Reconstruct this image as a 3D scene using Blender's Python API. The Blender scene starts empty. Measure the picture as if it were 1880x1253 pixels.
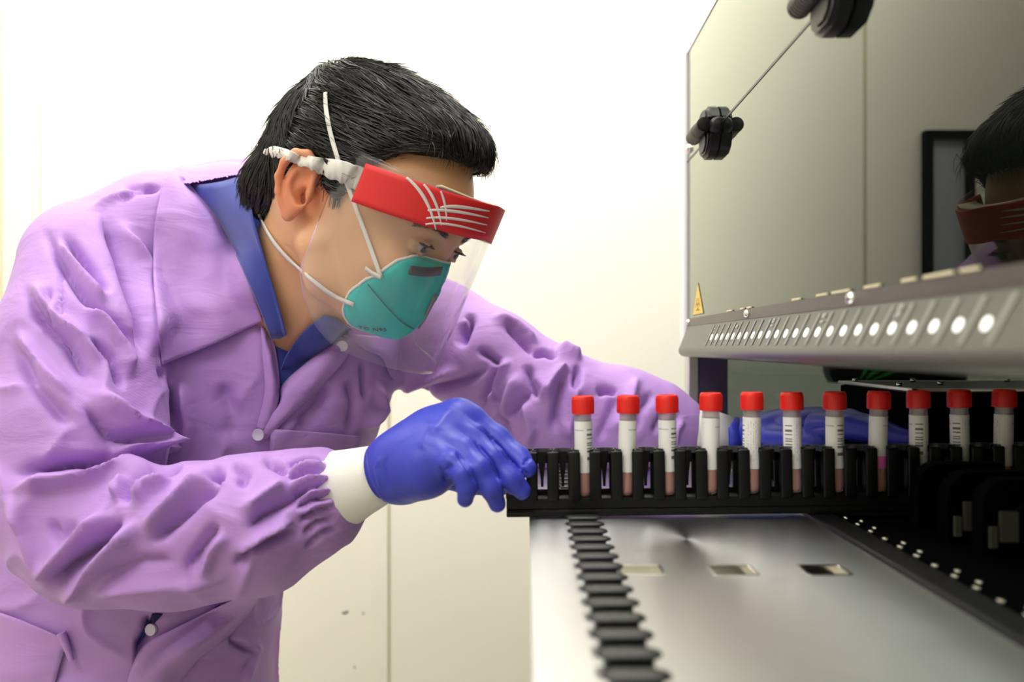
import bpy, bmesh, math, random
import numpy as np
from mathutils import Vector, Matrix, noise
from mathutils.bvhtree import BVHTree
random.seed(7); rng = np.random.default_rng(7)
S = bpy.context.scene
COL = S.collection
PI = math.pi
CZ = 1.25                                   # camera height
# ------------------------------------------------------------------ camera, world, lights, exposure
FPX = 1600.0
cd = bpy.data.cameras.new('camera'); cam = bpy.data.objects.new('camera', cd); COL.objects.link(cam)
cam.location = (0, 0, CZ); cam.rotation_euler = (PI/2, 0, 0)
cd.sensor_width = 36; cd.lens = 36*FPX/1880; cd.shift_x = -25/1880; cd.shift_y = 9.5/1880
cd.clip_start = 0.02
cd.dof.use_dof = True; cd.dof.focus_distance = 0.80; cd.dof.aperture_fstop = 4.5
S.camera = cam
w = bpy.data.worlds.new('world'); S.world = w; w.use_nodes = True
w.node_tree.nodes['Background'].inputs[0].default_value = (1, .98, .94, 1)
w.node_tree.nodes['Background'].inputs[1].default_value = 0.15
def area(name, loc, target, size, power, col=(1, 1, 1), sy=None):
    l = bpy.data.lights.new(name, 'AREA'); l.energy = power; l.color = col
    l.shape = 'RECTANGLE'; l.size = size; l.size_y = sy or size
    o = bpy.data.objects.new(name, l); COL.objects.link(o); o.location = loc
    o.rotation_euler = (Vector(target)-Vector(loc)).to_track_quat('-Z', 'Y').to_euler()
    return o
area('wall_wash_light', (-.2, 1.2, 2.62), (-.2, 1.9, 2.2), 1.9, 21, (1, .985, .95), .5)  # added unseen light, turned to the wall to brighten it and spare the gown
area('ceiling_lamp_middle', (.02, .80, 2.66), (.0, 1.0, 1.2), .5, 8, (1, .99, .97), .5)
area('front_fill_light', (-.75, -.25, 2.66), (-.65, .3, .8), 1.2, 22, (1, .99, .965), 1.2)  # added unseen fill from the camera side for the front of the gown
area('ceiling_lamp_side', (-1.15, 1.15, 2.6), (-.45, .85, 1.3), .6, 4, (1, .98, .95), .9)
vs = S.view_settings
vs.view_transform = 'Standard'; vs.look = 'None'; vs.gamma = 1; vs.use_curve_mapping = False
vs.exposure = 0.54

# ------------------------------------------------------------------ helpers
def s2l(c):
    return tuple(((v/255)/12.92 if v/255 <= .04045 else ((v/255+.055)/1.055)**2.4) for v in c)
def W(px, py, Y):
    return Vector(((px-965)/FPX*Y, Y, CZ+(636-py)/FPX*Y))
def mat(name, rgb, rough=.5, metal=0, spec=.5, bump=None, sheen=0, coat=0, sss=0, emit=None, var=None, aniso=0):
    """rgb in sRGB 0-255; bump=(scale,strength,distance[,stretch]); var=(scale, amount)"""
    m = bpy.data.materials.new(name); m.use_nodes = True
    nt = m.node_tree; b = nt.nodes['Principled BSDF']; L = nt.links
    c = (*s2l(rgb), 1)
    b.inputs['Base Color'].default_value = c
    b.inputs['Roughness'].default_value = rough; b.inputs['Metallic'].default_value = metal
    b.inputs['Specular IOR Level'].default_value = spec
    b.inputs['Anisotropic'].default_value = aniso
    if sheen: b.inputs['Sheen Weight'].default_value = sheen
    if coat: b.inputs['Coat Weight'].default_value = coat
    if sss:
        b.inputs['Subsurface Weight'].default_value = sss
        b.inputs['Subsurface Radius'].default_value = (.012, .005, .003)
        b.inputs['Subsurface Scale'].default_value = .6
    if emit:
        b.inputs['Emission Color'].default_value = c; b.inputs['Emission Strength'].default_value = emit
    tc = nt.nodes.new('ShaderNodeTexCoord')
    if bump:
        mp = nt.nodes.new('ShaderNodeMapping'); L.new(tc.outputs['Object'], mp.inputs[0])
        if len(bump) > 3: mp.inputs['Scale'].default_value = bump[3]
        n = nt.nodes.new('ShaderNodeTexNoise'); n.inputs['Scale'].default_value = bump[0]; n.inputs['Detail'].default_value = 3
        L.new(mp.outputs[0], n.inputs['Vector'])
        bp = nt.nodes.new('ShaderNodeBump'); bp.inputs['Strength'].default_value = bump[1]; bp.inputs['Distance'].default_value = bump[2]
        L.new(n.outputs['Fac'], bp.inputs['Height']); L.new(bp.outputs[0], b.inputs['Normal'])
    if var:
        n2 = nt.nodes.new('ShaderNodeTexNoise'); n2.inputs['Scale'].default_value = var[0]; L.new(tc.outputs['Object'], n2.inputs['Vector'])
        mr = nt.nodes.new('ShaderNodeMapRange'); mr.inputs[3].default_value = 1-var[1]; mr.inputs[4].default_value = 1+var[1]
        L.new(n2.outputs['Fac'], mr.inputs[0])
        mx = nt.nodes.new('ShaderNodeMix'); mx.data_type = 'RGBA'; mx.blend_type = 'MULTIPLY'; mx.inputs[0].default_value = 1
        mx.inputs[6].default_value = c
        L.new(mr.outputs[0], mx.inputs[7]); L.new(mx.outputs[2], b.inputs['Base Color'])
    return m
def nodes(m): return m.node_tree.nodes, m.node_tree.links

def link(name, me, m=None, parent=None, smooth=False, loc=None):
    if m is not None and not me.materials: me.materials.append(m)
    if smooth: me.shade_smooth()
    o = bpy.data.objects.new(name, me); COL.objects.link(o)
    if loc is not None: o.location = loc
    if parent is not None: o.parent = parent
    return o
def pydata(name, v, f, m=None, parent=None, smooth=False, loc=None):
    me = bpy.data.meshes.new(name); me.from_pydata([tuple(map(float, p)) for p in v], [], [tuple(map(int, q)) for q in f]); me.update()
    return link(name, me, m, parent, smooth, loc)
def npmesh(name, V, F):
    """fast mesh from numpy quads or tris"""
    me = bpy.data.meshes.new(name); n = F.shape[1]
    me.vertices.add(len(V)); me.vertices.foreach_set('co', V.astype(np.float32).ravel())
    me.loops.add(F.size); me.loops.foreach_set('vertex_index', F.astype(np.int32).ravel())
    me.polygons.add(len(F)); me.polygons.foreach_set('loop_start', np.arange(0, F.size, n, dtype=np.int32))
    me.polygons.foreach_set('loop_total', np.full(len(F), n, dtype=np.int32))
    me.update(calc_edges=True); me.validate()
    return me
def tag(o, label=None, cat=None, group=None, kind=None):
    if label: o['label'] = label
    if cat: o['category'] = cat
    if group: o['group'] = group
    if kind: o['kind'] = kind
    return o
def empty(name, loc, label, cat, group=None, rot=(0, 0, 0)):
    o = bpy.data.objects.new(name, None); COL.objects.link(o); o.location = loc; o.rotation_euler = rot
    o.empty_display_size = .05
    return tag(o, label, cat, group)
def keep(o, parent):
    """parent without moving (parents here are unrotated empties/meshes)"""
    o.parent = parent; o.matrix_parent_inverse = parent.matrix_basis.inverted(); return o

class MB:
    """collects shapes into one bmesh"""
    def __init__(s): s.bm = bmesh.new()
    def box(s, x0, x1, y0, y1, z0, z1, bev=0, rot=None, seg=2):
        M = Matrix.Translation(((x0+x1)/2, (y0+y1)/2, (z0+z1)/2))
        if rot is not None: M = M @ rot
        M = M @ Matrix.Diagonal((abs(x1-x0), abs(y1-y0), abs(z1-z0), 1))
        b2 = bmesh.new(); bmesh.ops.create_cube(b2, size=1, matrix=M)
        if bev: bmesh.ops.bevel(b2, geom=list(b2.edges), offset=bev, segments=seg, affect='EDGES', profile=.5)
        s.add(b2); return s
    def add(s, b2):
        me = bpy.data.meshes.new('tmp'); b2.to_mesh(me); b2.free(); s.bm.from_mesh(me); bpy.data.meshes.remove(me)
    def cyl(s, p, q, r, seg=24, r2=None, bev=0):
        p, q = Vector(p), Vector(q); d = q-p
        M = Matrix.Translation((p+q)/2) @ d.to_track_quat('Z', 'Y').to_matrix().to_4x4()
        b2 = bmesh.new(); bmesh.ops.create_cone(b2, cap_ends=True, segments=seg, radius1=r, radius2=r if r2 is None else r2, depth=d.length, matrix=M)
        if bev:
            es = [e for e in b2.edges if any(len(f.verts) > 4 for f in e.link_faces)]
            bmesh.ops.bevel(b2, geom=es, offset=bev, segments=2, affect='EDGES', profile=.5)
        s.add(b2); return s
    def lathe(s, prof, c=(0, 0, 0), seg=28, axis=None):
        n = len(prof); vs = []
        M = axis.to_track_quat('Z', 'Y').to_matrix() if axis is not None else Matrix.Identity(3)
        for r, z in prof:
            ring = []
            for k in range(seg):
                a = 2*PI*k/seg; v = M @ Vector((r*math.cos(a), r*math.sin(a), z)) + Vector(c)
                ring.append(s.bm.verts.new(v))
            vs.append(ring)
        for i in range(n-1):
            for k in range(seg):
                s.bm.faces.new((vs[i][k], vs[i][(k+1) % seg], vs[i+1][(k+1) % seg], vs[i+1][k]))
        if prof[0][0] > 1e-5: s.bm.faces.new(vs[0][::-1])
        if prof[-1][0] > 1e-5: s.bm.faces.new(vs[-1])
        return s
    def prism(s, pts, axis, a0, a1):
        """pts 2D polygon extruded along axis ('x','y','z')"""
        def mk(p, a):
            if axis == 'x': return (a, p[0], p[1])
            if axis == 'y': return (p[0], a, p[1])
            return (p[0], p[1], a)
        A = [s.bm.verts.new(mk(p, a0)) for p in pts]; B = [s.bm.verts.new(mk(p, a1)) for p in pts]
        s.bm.faces.new(A[::-1]); s.bm.faces.new(B)
        for i in range(len(pts)):
            j = (i+1) % len(pts); s.bm.faces.new((A[i], A[j], B[j], B[i]))
        return s
    def mesh(s, name):
        bmesh.ops.recalc_face_normals(s.bm, faces=list(s.bm.faces))
        me = bpy.data.meshes.new(name); s.bm.to_mesh(me); s.bm.free(); return me
    def build(s, name, m, parent=None, smooth=False, loc=None):
        o = link(name, s.mesh(name), m, parent, False, loc)
        if smooth:
            o.data.shade_smooth()
            try: o.data.set_sharp_from_angle(angle=math.radians(40))
            except Exception: pass
        return o

# ---------------- signed distance fields and surface nets (volume modelling)
class Field:
    def __init__(s, lo, hi, h):
        s.lo = np.array(lo, np.float32); s.h = h
        s.n = np.ceil((np.array(hi)-np.array(lo))/h).astype(int)+1
        s.f = np.full(s.n, 1.0, np.float32)
    def sub(s, bmin, bmax, m):
        i0 = np.clip(np.floor((np.array(bmin)-m-s.lo)/s.h).astype(int), 0, s.n); i1 = np.clip(np.ceil((np.array(bmax)+m-s.lo)/s.h).astype(int)+1, 0, s.n)
        if (i1 <= i0).any(): return None
        sl = tuple(slice(a, b) for a, b in zip(i0, i1))
        g = [np.arange(a, b, dtype=np.float32)*s.h+s.lo[k] for k, (a, b) in enumerate(zip(i0, i1))]
        return sl, g[0][:, None, None], g[1][None, :, None], g[2][None, None, :]
    def _mix(s, sl, d, k, op):
        a = s.f[sl]
        if op == 'add':
            if k > 0:
                hh = np.clip(k-np.abs(a-d), 0, None)/k; s.f[sl] = np.minimum(a, d)-hh*hh*k*.25
            else: s.f[sl] = np.minimum(a, d)
        elif op == 'sub':
            d = -d
            hh = np.clip(k-np.abs(a-d), 0, None)/max(k, 1e-6); s.f[sl] = np.maximum(a, d)+hh*hh*k*.25
    def cap(s, a, b, ra, rb, k=.01, op='add'):
        a = np.array(a, np.float32); b = np.array(b, np.float32); R = max(ra, rb)
        r = s.sub(np.minimum(a, b), np.maximum(a, b), R+k+2*s.h)
        if r is None: return
        sl, X, Y, Z = r; ab = b-a; L2 = max(float(ab@ab), 1e-12)
        t = np.clip(((X-a[0])*ab[0]+(Y-a[1])*ab[1]+(Z-a[2])*ab[2])/L2, 0, 1)
        d = np.sqrt((X-a[0]-t*ab[0])**2+(Y-a[1]-t*ab[1])**2+(Z-a[2]-t*ab[2])**2)-(ra+t*(rb-ra))
        s._mix(sl, d, k, op)
    def chain(s, pts, k=.01, op='add'):
        for p, q in zip(pts[:-1], pts[1:]): s.cap(p[:3], q[:3], p[3], q[3], k, op)
    def ell(s, c, rad, R=None, k=.01, op='add'):
        c = np.array(c, np.float32); rad = np.array(rad, np.float32); m = float(rad.max())
        ext = rad if R is None else np.array([m, m, m])
        r = s.sub(c-ext, c+ext, k+2*s.h)
        if r is None: return
        sl, X, Y, Z = r; X = X-c[0]; Y = Y-c[1]; Z = Z-c[2]
        if R is not None:
            R = np.array(R)
            X, Y, Z = (R[0, 0]*X+R[1, 0]*Y+R[2, 0]*Z, R[0, 1]*X+R[1, 1]*Y+R[2, 1]*Z, R[0, 2]*X+R[1, 2]*Y+R[2, 2]*Z)
        k0 = np.sqrt((X/rad[0])**2+(Y/rad[1])**2+(Z/rad[2])**2)
        k1 = np.sqrt((X/rad[0]**2)**2+(Y/rad[1]**2)**2+(Z/rad[2]**2)**2)+1e-9
        s._mix(sl, k0*(k0-1)/k1, k, op)
    def grid(s):
        return [np.arange(s.n[k], dtype=np.float32)*s.h+s.lo[k] for k in range(3)]
    def nets(s):
        f = s.f; ins = f < 0
        cnt = np.zeros(np.array(f.shape)-1, np.int8)
        for dx in (0, 1):
            for dy in (0, 1):
                for dz in (0, 1):
                    cnt += ins[dx:dx+cnt.shape[0], dy:dy+cnt.shape[1], dz:dz+cnt.shape[2]]
        act = (cnt > 0) & (cnt < 8); idx = np.argwhere(act)
        gid = np.full(cnt.shape, -1, np.int32); gid[act] = np.arange(len(idx))
        P = np.zeros((len(idx), 3)); C = np.zeros(len(idx))
        cs = [(a, b, c) for a in (0, 1) for b in (0, 1) for c in (0, 1)]
        val = {c: f[idx[:, 0]+c[0], idx[:, 1]+c[1], idx[:, 2]+c[2]] for c in cs}
        for c in cs:
            for ax in range(3):
                if c[ax] == 0:
                    e = list(c); e[ax] = 1; e = tuple(e); a, b = val[c], val[e]
                    m = (a < 0) != (b < 0); t = np.where(m, a/np.where(m, a-b, 1), 0)
                    p = np.tile(np.array(c, float), (len(idx), 1)); p[:, ax] += t
                    P[m] += p[m]; C[m] += 1
        V = (P/C[:, None]+idx)*s.h+s.lo
        Q = []
        for ax in range(3):
            o1, o2 = (ax+1) % 3, (ax+2) % 3
            a = np.take(ins, range(0, f.shape[ax]-1), axis=ax); b = np.take(ins, range(1, f.shape[ax]), axis=ax)
            for flip, mm in ((False, a & ~b), (True, b & ~a)):
                e = np.argwhere(mm)
                e = e[(e[:, o1] > 0) & (e[:, o2] > 0) & (e[:, o1] < cnt.shape[o1]) & (e[:, o2] < cnt.shape[o2])]
                def g(d1, d2):
                    q = e.copy(); q[:, o1] -= d1; q[:, o2] -= d2; return gid[q[:, 0], q[:, 1], q[:, 2]]
                q = np.stack([g(1, 1), g(0, 1), g(0, 0), g(1, 0)], 1)
                if flip: q = q[:, ::-1]
                Q.append(q)
        F = np.concatenate(Q); F = F[(F >= 0).all(1)]
        return V, F
def subdiv(V, F, levels=1):
    me = npmesh('tmp', V, F); o = bpy.data.objects.new('tmp', me); COL.objects.link(o)
    md = o.modifiers.new('s', 'SUBSURF'); md.levels = levels; md.render_levels = levels
    dg = bpy.context.evaluated_depsgraph_get(); me2 = bpy.data.meshes.new_from_object(o.evaluated_get(dg))
    n = len(me2.vertices); V2 = np.empty(n*3, np.float32); me2.vertices.foreach_get('co', V2); V2 = V2.reshape(-1, 3)
    F2 = np.empty(len(me2.polygons)*4, np.int32); me2.loops.foreach_get('vertex_index', F2); F2 = F2.reshape(-1, 4)
    N = np.empty(n*3, np.float32); me2.vertex_normals.foreach_get('vector', N); N = N.reshape(-1, 3)
    bpy.data.objects.remove(o); bpy.data.meshes.remove(me2); bpy.data.meshes.remove(me)
    return V2.astype(float), F2, N.astype(float)
def topx(V):
    return np.stack([965+V[:, 0]/V[:, 1]*FPX, 636-(V[:, 2]-CZ)/V[:, 1]*FPX], 1)
GAIN = 1.0
def strokes(V, N, st, gate=None):
    """sculpt folds: st = (points, width_px, amp_mm, kind); kinds: 'c' crease/ridge, 's' overlapping step.
    Positive amp raises the cloth along the line, negative cuts a valley."""
    P = topx(V); disp = np.zeros(len(V))
    ok = (N[:, 1] < .25)
    for e in st:
        pts, wd, amp = np.array(e[0], float), e[1], e[2]/1000*GAIN; kind = e[3] if len(e) > 3 else 'c'
        yr = e[4] if len(e) > 4 else None
        seg = pts[1:]-pts[:-1]; ln = np.hypot(seg[:, 0], seg[:, 1]); cum = np.concatenate([[0], np.cumsum(ln)]); tot = cum[-1]
        lo = pts.min(0)-3.2*wd; hi = pts.max(0)+3.2*wd
        m = ok & (P[:, 0] > lo[0]) & (P[:, 0] < hi[0]) & (P[:, 1] > lo[1]) & (P[:, 1] < hi[1])
        if yr: m &= (V[:, 1] > yr[0]) & (V[:, 1] < yr[1])
        I = np.nonzero(m)[0]
        if not len(I): continue
        Q = P[I]; bd = np.full(len(I), 1e9); bs = np.zeros(len(I)); bt = np.zeros(len(I))
        for k in range(len(seg)):
            r = Q-pts[k]; t = np.clip((r@seg[k])/(ln[k]**2+1e-9), 0, 1)
            dv = r-t[:, None]*seg[k]; d = np.hypot(dv[:, 0], dv[:, 1])
            sg = np.sign(seg[k][0]*r[:, 1]-seg[k][1]*r[:, 0])
            u = d < bd; bd[u] = d[u]; bs[u] = sg[u]; bt[u] = (cum[k]+t[u]*ln[k])/tot
        tap = np.clip(np.minimum(bt, 1-bt)*4, 0, 1); tap = tap*tap*(3-2*tap)
        x = bd/(wd*.85)
        if kind == 'c': prof = np.exp(-np.abs(x)**1.5*1.1)
        else: prof = bs*x*np.exp(-x*x*.8)*1.6
        disp[I] += amp*prof*tap
    return V+N*disp[:, None]
def catmull(P, n):
    P = np.array(P, float); m = len(P)
    if m == 2: t = np.linspace(0, 1, n)[:, None]; return P[0]*(1-t)+P[1]*t
    u = np.linspace(0, m-1, n); out = []
    E = np.vstack([2*P[0]-P[1], P, 2*P[-1]-P[-2]])
    for x in u:
        i = min(int(x), m-2); t = x-i; a, b, c, d = E[i:i+4]
        out.append(.5*((2*b)+(-a+c)*t+(2*a-5*b+4*c-d)*t*t+(-a+3*b-3*c+d)*t**3))
    return np.array(out)
def grid_interp(rows, nu, nv):
    A = np.array([catmull(r, nu) for r in rows])
    return np.array([catmull(A[:, j], nv) for j in range(nu)]).transpose(1, 0, 2)
def sheet(name, G, thick, m, parent=None, closed=False):
    """grid of 3D points -> solid sheet with thickness"""
    nv, nu = G.shape[:2]
    du = np.gradient(G, axis=1); dv = np.gradient(G, axis=0); N = np.cross(du, dv); N /= np.linalg.norm(N, axis=2, keepdims=True)+1e-12
    A = G+N*thick/2; B = G-N*thick/2; V = np.concatenate([A.reshape(-1, 3), B.reshape(-1, 3)]); o = nv*nu; F = []
    q = lambda i, j: i*nu+(j % nu)
    for i in range(nv-1):
        for j in range(nu if closed else nu-1):
            F.append((q(i, j), q(i, j+1), q(i+1, j+1), q(i+1, j))); F.append((o+q(i, j), o+q(i+1, j), o+q(i+1, j+1), o+q(i, j+1)))
    for j in range(nu if closed else nu-1):
        F.append((q(0, j), o+q(0, j), o+q(0, j+1), q(0, j+1))); F.append((q(nv-1, j), q(nv-1, j+1), o+q(nv-1, j+1), o+q(nv-1, j)))
    if not closed:
        for i in range(nv-1):
            F.append((q(i, 0), q(i+1, 0), o+q(i+1, 0), o+q(i, 0))); F.append((q(i, nu-1), o+q(i, nu-1), o+q(i+1, nu-1), q(i+1, nu-1)))
    return link(name, npmesh(name, V, np.array(F)), m, parent, True)
def loft(name, rings, m, parent=None, thick=0):
    """rings: list of (center Vector, axis Vector, ra, rb, upvector) elliptical sections"""
    seg = 48; G = []
    for c, ax, ra, rb, up in rings:
        ax = Vector(ax).normalized(); a = Vector(up); a = (a-ax*a.dot(ax)).normalized(); b = ax.cross(a)
        G.append([tuple(Vector(c)+a*ra*math.cos(2*PI*k/seg)+b*rb*math.sin(2*PI*k/seg)) for k in range(seg)])
    return sheet(name, np.array(G), thick or .0015, m, parent, True)
def ribbon(name, P, Nrm, width, thick, m, parent=None, wave=0):
    """flat strap along points P with surface normals Nrm"""
    P = np.array(P); n = len(P); T = np.gradient(P, axis=0); T /= np.linalg.norm(T, axis=1, keepdims=True)
    Bn = np.cross(T, np.array(Nrm)); Bn /= np.linalg.norm(Bn, axis=1, keepdims=True)+1e-12
    wd = width if np.ndim(width) else np.full(n, width)
    G = np.stack([P-Bn*wd[:, None]/2, P, P+Bn*wd[:, None]/2], 1)
    if wave:
        for i in range(n):
            G[i, 0] += np.array(Nrm[i])*wave*math.sin(i*1.9); G[i, 2] += np.array(Nrm[i])*wave*math.sin(i*2.3+1)+Bn[i]*wave*math.sin(i*1.3)
            G[i, 1] += np.array(Nrm[i])*wave*math.sin(i*1.2+2)*.6
    return sheet(name, G, thick, m, parent)
def bvh(V, F): return BVHTree.FromPolygons([tuple(v) for v in V], [tuple(map(int, f)) for f in F])
def drape(trees, px, py, lift=.004, fallback=None):
    o = Vector((0, 0, CZ)); d = W(px, py, 1)-o; best = None
    for t in trees:
        h = t.ray_cast(o, d.normalized())
        if h[0] is not None and (best is None or h[3] < best[3]): best = h
    if best is None:
        p = W(px, py, fallback or 1.0); return p, Vector((0, -1, 0))
    n = best[1] if best[1].dot(d) < 0 else -best[1]
    return best[0]-d.normalized()*lift, n
def text(name, body, size, M, m, parent=None, ext=.0002, align='CENTER', bold=0):
    cu = bpy.data.curves.new(name, 'FONT'); cu.body = body; cu.size = size; cu.extrude = ext; cu.align_x = align; cu.align_y = 'CENTER'; cu.offset = bold; cu.resolution_u = 3
    o = bpy.data.objects.new(name, cu); COL.objects.link(o)
    dg = bpy.context.evaluated_depsgraph_get(); me = bpy.data.meshes.new_from_object(o.evaluated_get(dg)); bpy.data.objects.remove(o)
    me.transform(M); me.name = name
    return link(name, me, m, parent)
def in_poly(P, poly):
    x, y = P[:, 0], P[:, 1]; c = np.zeros(len(P), bool); n = len(poly)
    for i in range(n):
        (x1, y1), (x2, y2) = poly[i], poly[(i+1) % n]
        m = ((y1 > y) != (y2 > y)) & (x < (x2-x1)*(y-y1)/((y2-y1) or 1e-9)+x1); c ^= m
    return c

# ------------------------------------------------------------------ materials
M_wall = mat('cream_wall_paint', (247, 244, 228), .6, bump=(60, .05, .001), var=(1.3, .02))
M_trim = mat('cream_trim', (236, 232, 205), .5)
M_seam = mat('wall_seam', (205, 200, 168), .7)
M_floor = mat('grey_vinyl', (205, 202, 192), .4, var=(6, .06))
M_ceil = mat('white_ceiling', (245, 245, 240), .8)
M_black = mat('black_plastic', (8, 8, 9), .42, spec=.25)
M_blackm = mat('matte_black', (6, 6, 8), .9, spec=.03)
M_blackr = mat('black_anodised_rail', (38, 38, 42), .35, metal=.5)
M_chrome = mat('chrome', (225, 222, 218), .15, metal=1)
M_alu = mat('brushed_aluminium', (205, 204, 208), .3, metal=.9)
M_whitem = mat('white_enamel', (236, 236, 238), .35, coat=.3)
M_lip = mat('warm_grey_enamel', (70, 70, 62), .36, coat=.15, spec=.5)
M_lipprint = mat('pale_grey_print', (132, 134, 126), .5)
M_strip = mat('dull_steel_strip', (104, 98, 92), .4, metal=.6)
M_numeral = mat('light_numeral_print', (180, 182, 176), .5)
M_led = mat('white_indicator_lamp', (240, 242, 235), .3, emit=.9)
M_yellow = mat('yellow_sticker', (236, 200, 84), .5)
M_ink = mat('dark_ink', (45, 42, 38), .6)
M_purplegrey = mat('slate_violet_enamel', (84, 80, 104), .5)
M_skin = mat('skin', (224, 172, 130), .48, sss=.12, bump=(260, .12, .0006), var=(25, .07))
M_hairb = mat('hair_base', (14, 12, 12), .55, spec=.25)
M_hair = mat('black_hair', (13, 11, 11), .34, spec=.75)
M_glove = mat('blue_nitrile', (58, 66, 188), .42, spec=.4, bump=(90, .10, .0012), var=(12, .05))
M_cuff = mat('white_knit_cuff', (238, 236, 230), .9, bump=(300, .25, .0006), sheen=.2)
M_shirt = mat('blue_cotton', (58, 72, 160), .85, bump=(600, .2, .0004), sheen=.3)
M_red = mat('red_foam_band', (222, 38, 40), .55, bump=(500, .1, .0003))
M_print = mat('white_print', (232, 222, 218), .6)
M_elastic = mat('white_elastic', (232, 228, 222), .8, bump=(250, .3, .0006))
M_foam = mat('cream_foam', (225, 215, 180), .9)
M_mask = mat('teal_respirator', (0, 204, 198), .62, bump=(420, .15, .0004), var=(14, .06))
M_maskink = mat('navy_print', (16, 62, 88), .6)
M_noseclip = mat('dark_noseclip', (84, 82, 96), .4, metal=.5)
M_eye = mat('eye_white', (214, 210, 208), .2, coat=.8)
M_iris = mat('dark_iris', (28, 18, 14), .1, coat=1)
M_cap = mat('red_screw_cap', (232, 40, 30), .42, spec=.4)
M_jeans = mat('dark_trousers', (34, 38, 56), .9)
M_shoe = mat('black_shoe', (20, 20, 22), .4)
M_button = mat('pearl_button', (216, 204, 226), .3, coat=.6)

def gown_mat():
    m = mat('purple_nonwoven', (188, 144, 217), .55, spec=.35, sheen=.08)
    N, L = nodes(m); b = N['Principled BSDF']; tc = N['Texture Coordinate']
    w1 = N.new('ShaderNodeTexWave'); w1.inputs['Scale'].default_value = 230; w1.inputs['Distortion'].default_value = .6
    mp = N.new('ShaderNodeMapping'); mp.inputs['Rotation'].default_value = (.3, .78, .2); L.new(tc.outputs['Object'], mp.inputs[0]); L.new(mp.outputs[0], w1.inputs[0])
    n1 = N.new('ShaderNodeTexNoise'); n1.inputs['Scale'].default_value = 22; n1.inputs['Detail'].default_value = 4; n1.inputs['Distortion'].default_value = 1.2
    mp2 = N.new('ShaderNodeMapping'); mp2.inputs['Rotation'].default_value = (0, .6, 0); mp2.inputs['Scale'].default_value = (.5, 1, 1.4); L.new(tc.outputs['Object'], mp2.inputs[0]); L.new(mp2.outputs[0], n1.inputs['Vector'])
    b1 = N.new('ShaderNodeBump'); b1.inputs['Strength'].default_value = .22; b1.inputs['Distance'].default_value = .012
    L.new(n1.outputs['Fac'], b1.inputs['Height'])
    b2 = N.new('ShaderNodeBump'); b2.inputs['Strength'].default_value = .12; b2.inputs['Distance'].default_value = .0006
    L.new(w1.outputs['Fac'], b2.inputs['Height']); L.new(b1.outputs[0], b2.inputs['Normal']); L.new(b2.outputs[0], b.inputs['Normal'])
    b.inputs['Subsurface Weight'].default_value = .1; b.inputs['Subsurface Radius'].default_value = (.02, .01, .025); b.inputs['Subsurface Scale'].default_value = .5
    return m
M_gown = gown_mat()

def glass_mix(name, tint, ior, rough=.0, trans=1.0, rgb=(10, 12, 10), gl=(1, 1, 1, 1), ex=5, gz=1):
    """thin tinted pane: reflective by angle, rest lets light through"""
    m = bpy.data.materials.new(name); m.use_nodes = True; N, L = nodes(m); N.clear()
    out = N.new('ShaderNodeOutputMaterial'); tr = N.new('ShaderNodeBsdfTransparent'); tr.inputs[0].default_value = (*tint, 1)
    df = N.new('ShaderNodeBsdfDiffuse'); df.inputs[0].default_value = (*s2l(rgb), 1)
    g = N.new('ShaderNodeBsdfGlossy'); g.inputs['Roughness'].default_value = rough; g.inputs[0].default_value = gl
    lw = N.new('ShaderNodeLayerWeight'); lw.inputs[0].default_value = .5; f0 = ((ior-1)/(ior+1))**2
    pw = N.new('ShaderNodeMath'); pw.operation = 'POWER'; L.new(lw.outputs['Facing'], pw.inputs[0]); pw.inputs[1].default_value = ex
    fr = N.new('ShaderNodeMath'); fr.operation = 'MULTIPLY_ADD'; L.new(pw.outputs[0], fr.inputs[0]); fr.inputs[1].default_value = (1-f0)*gz; fr.inputs[2].default_value = f0
    m1 = N.new('ShaderNodeMixShader'); m1.inputs[0].default_value = trans; L.new(df.outputs[0], m1.inputs[1]); L.new(tr.outputs[0], m1.inputs[2])
    m2 = N.new('ShaderNodeMixShader'); L.new(fr.outputs[0], m2.inputs[0]); L.new(m1.outputs[0], m2.inputs[1]); L.new(g.outputs[0], m2.inputs[2])
    L.new(m2.outputs[0], out.inputs[0]); return m
M_lid = glass_mix('smoked_lid_glass', (.10, .11, .09), 1.45, .010, .35, (16, 19, 15), (.92, .95, .86, 1), 5.6, 1.55)
M_side = glass_mix('grey_green_side_glass', (.62, .67, .65), 1.3, .02, .6, (70, 84, 80))
M_visor = glass_mix('clear_visor_film', (.97, .97, .97), 1.3, .06, .965, (235, 235, 240), (1, 1, 1, 1), 4, .6)
M_tube = glass_mix('clear_tube_plastic', (.9, .88, .88), 1.35, .05, .75, (225, 215, 215))

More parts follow.
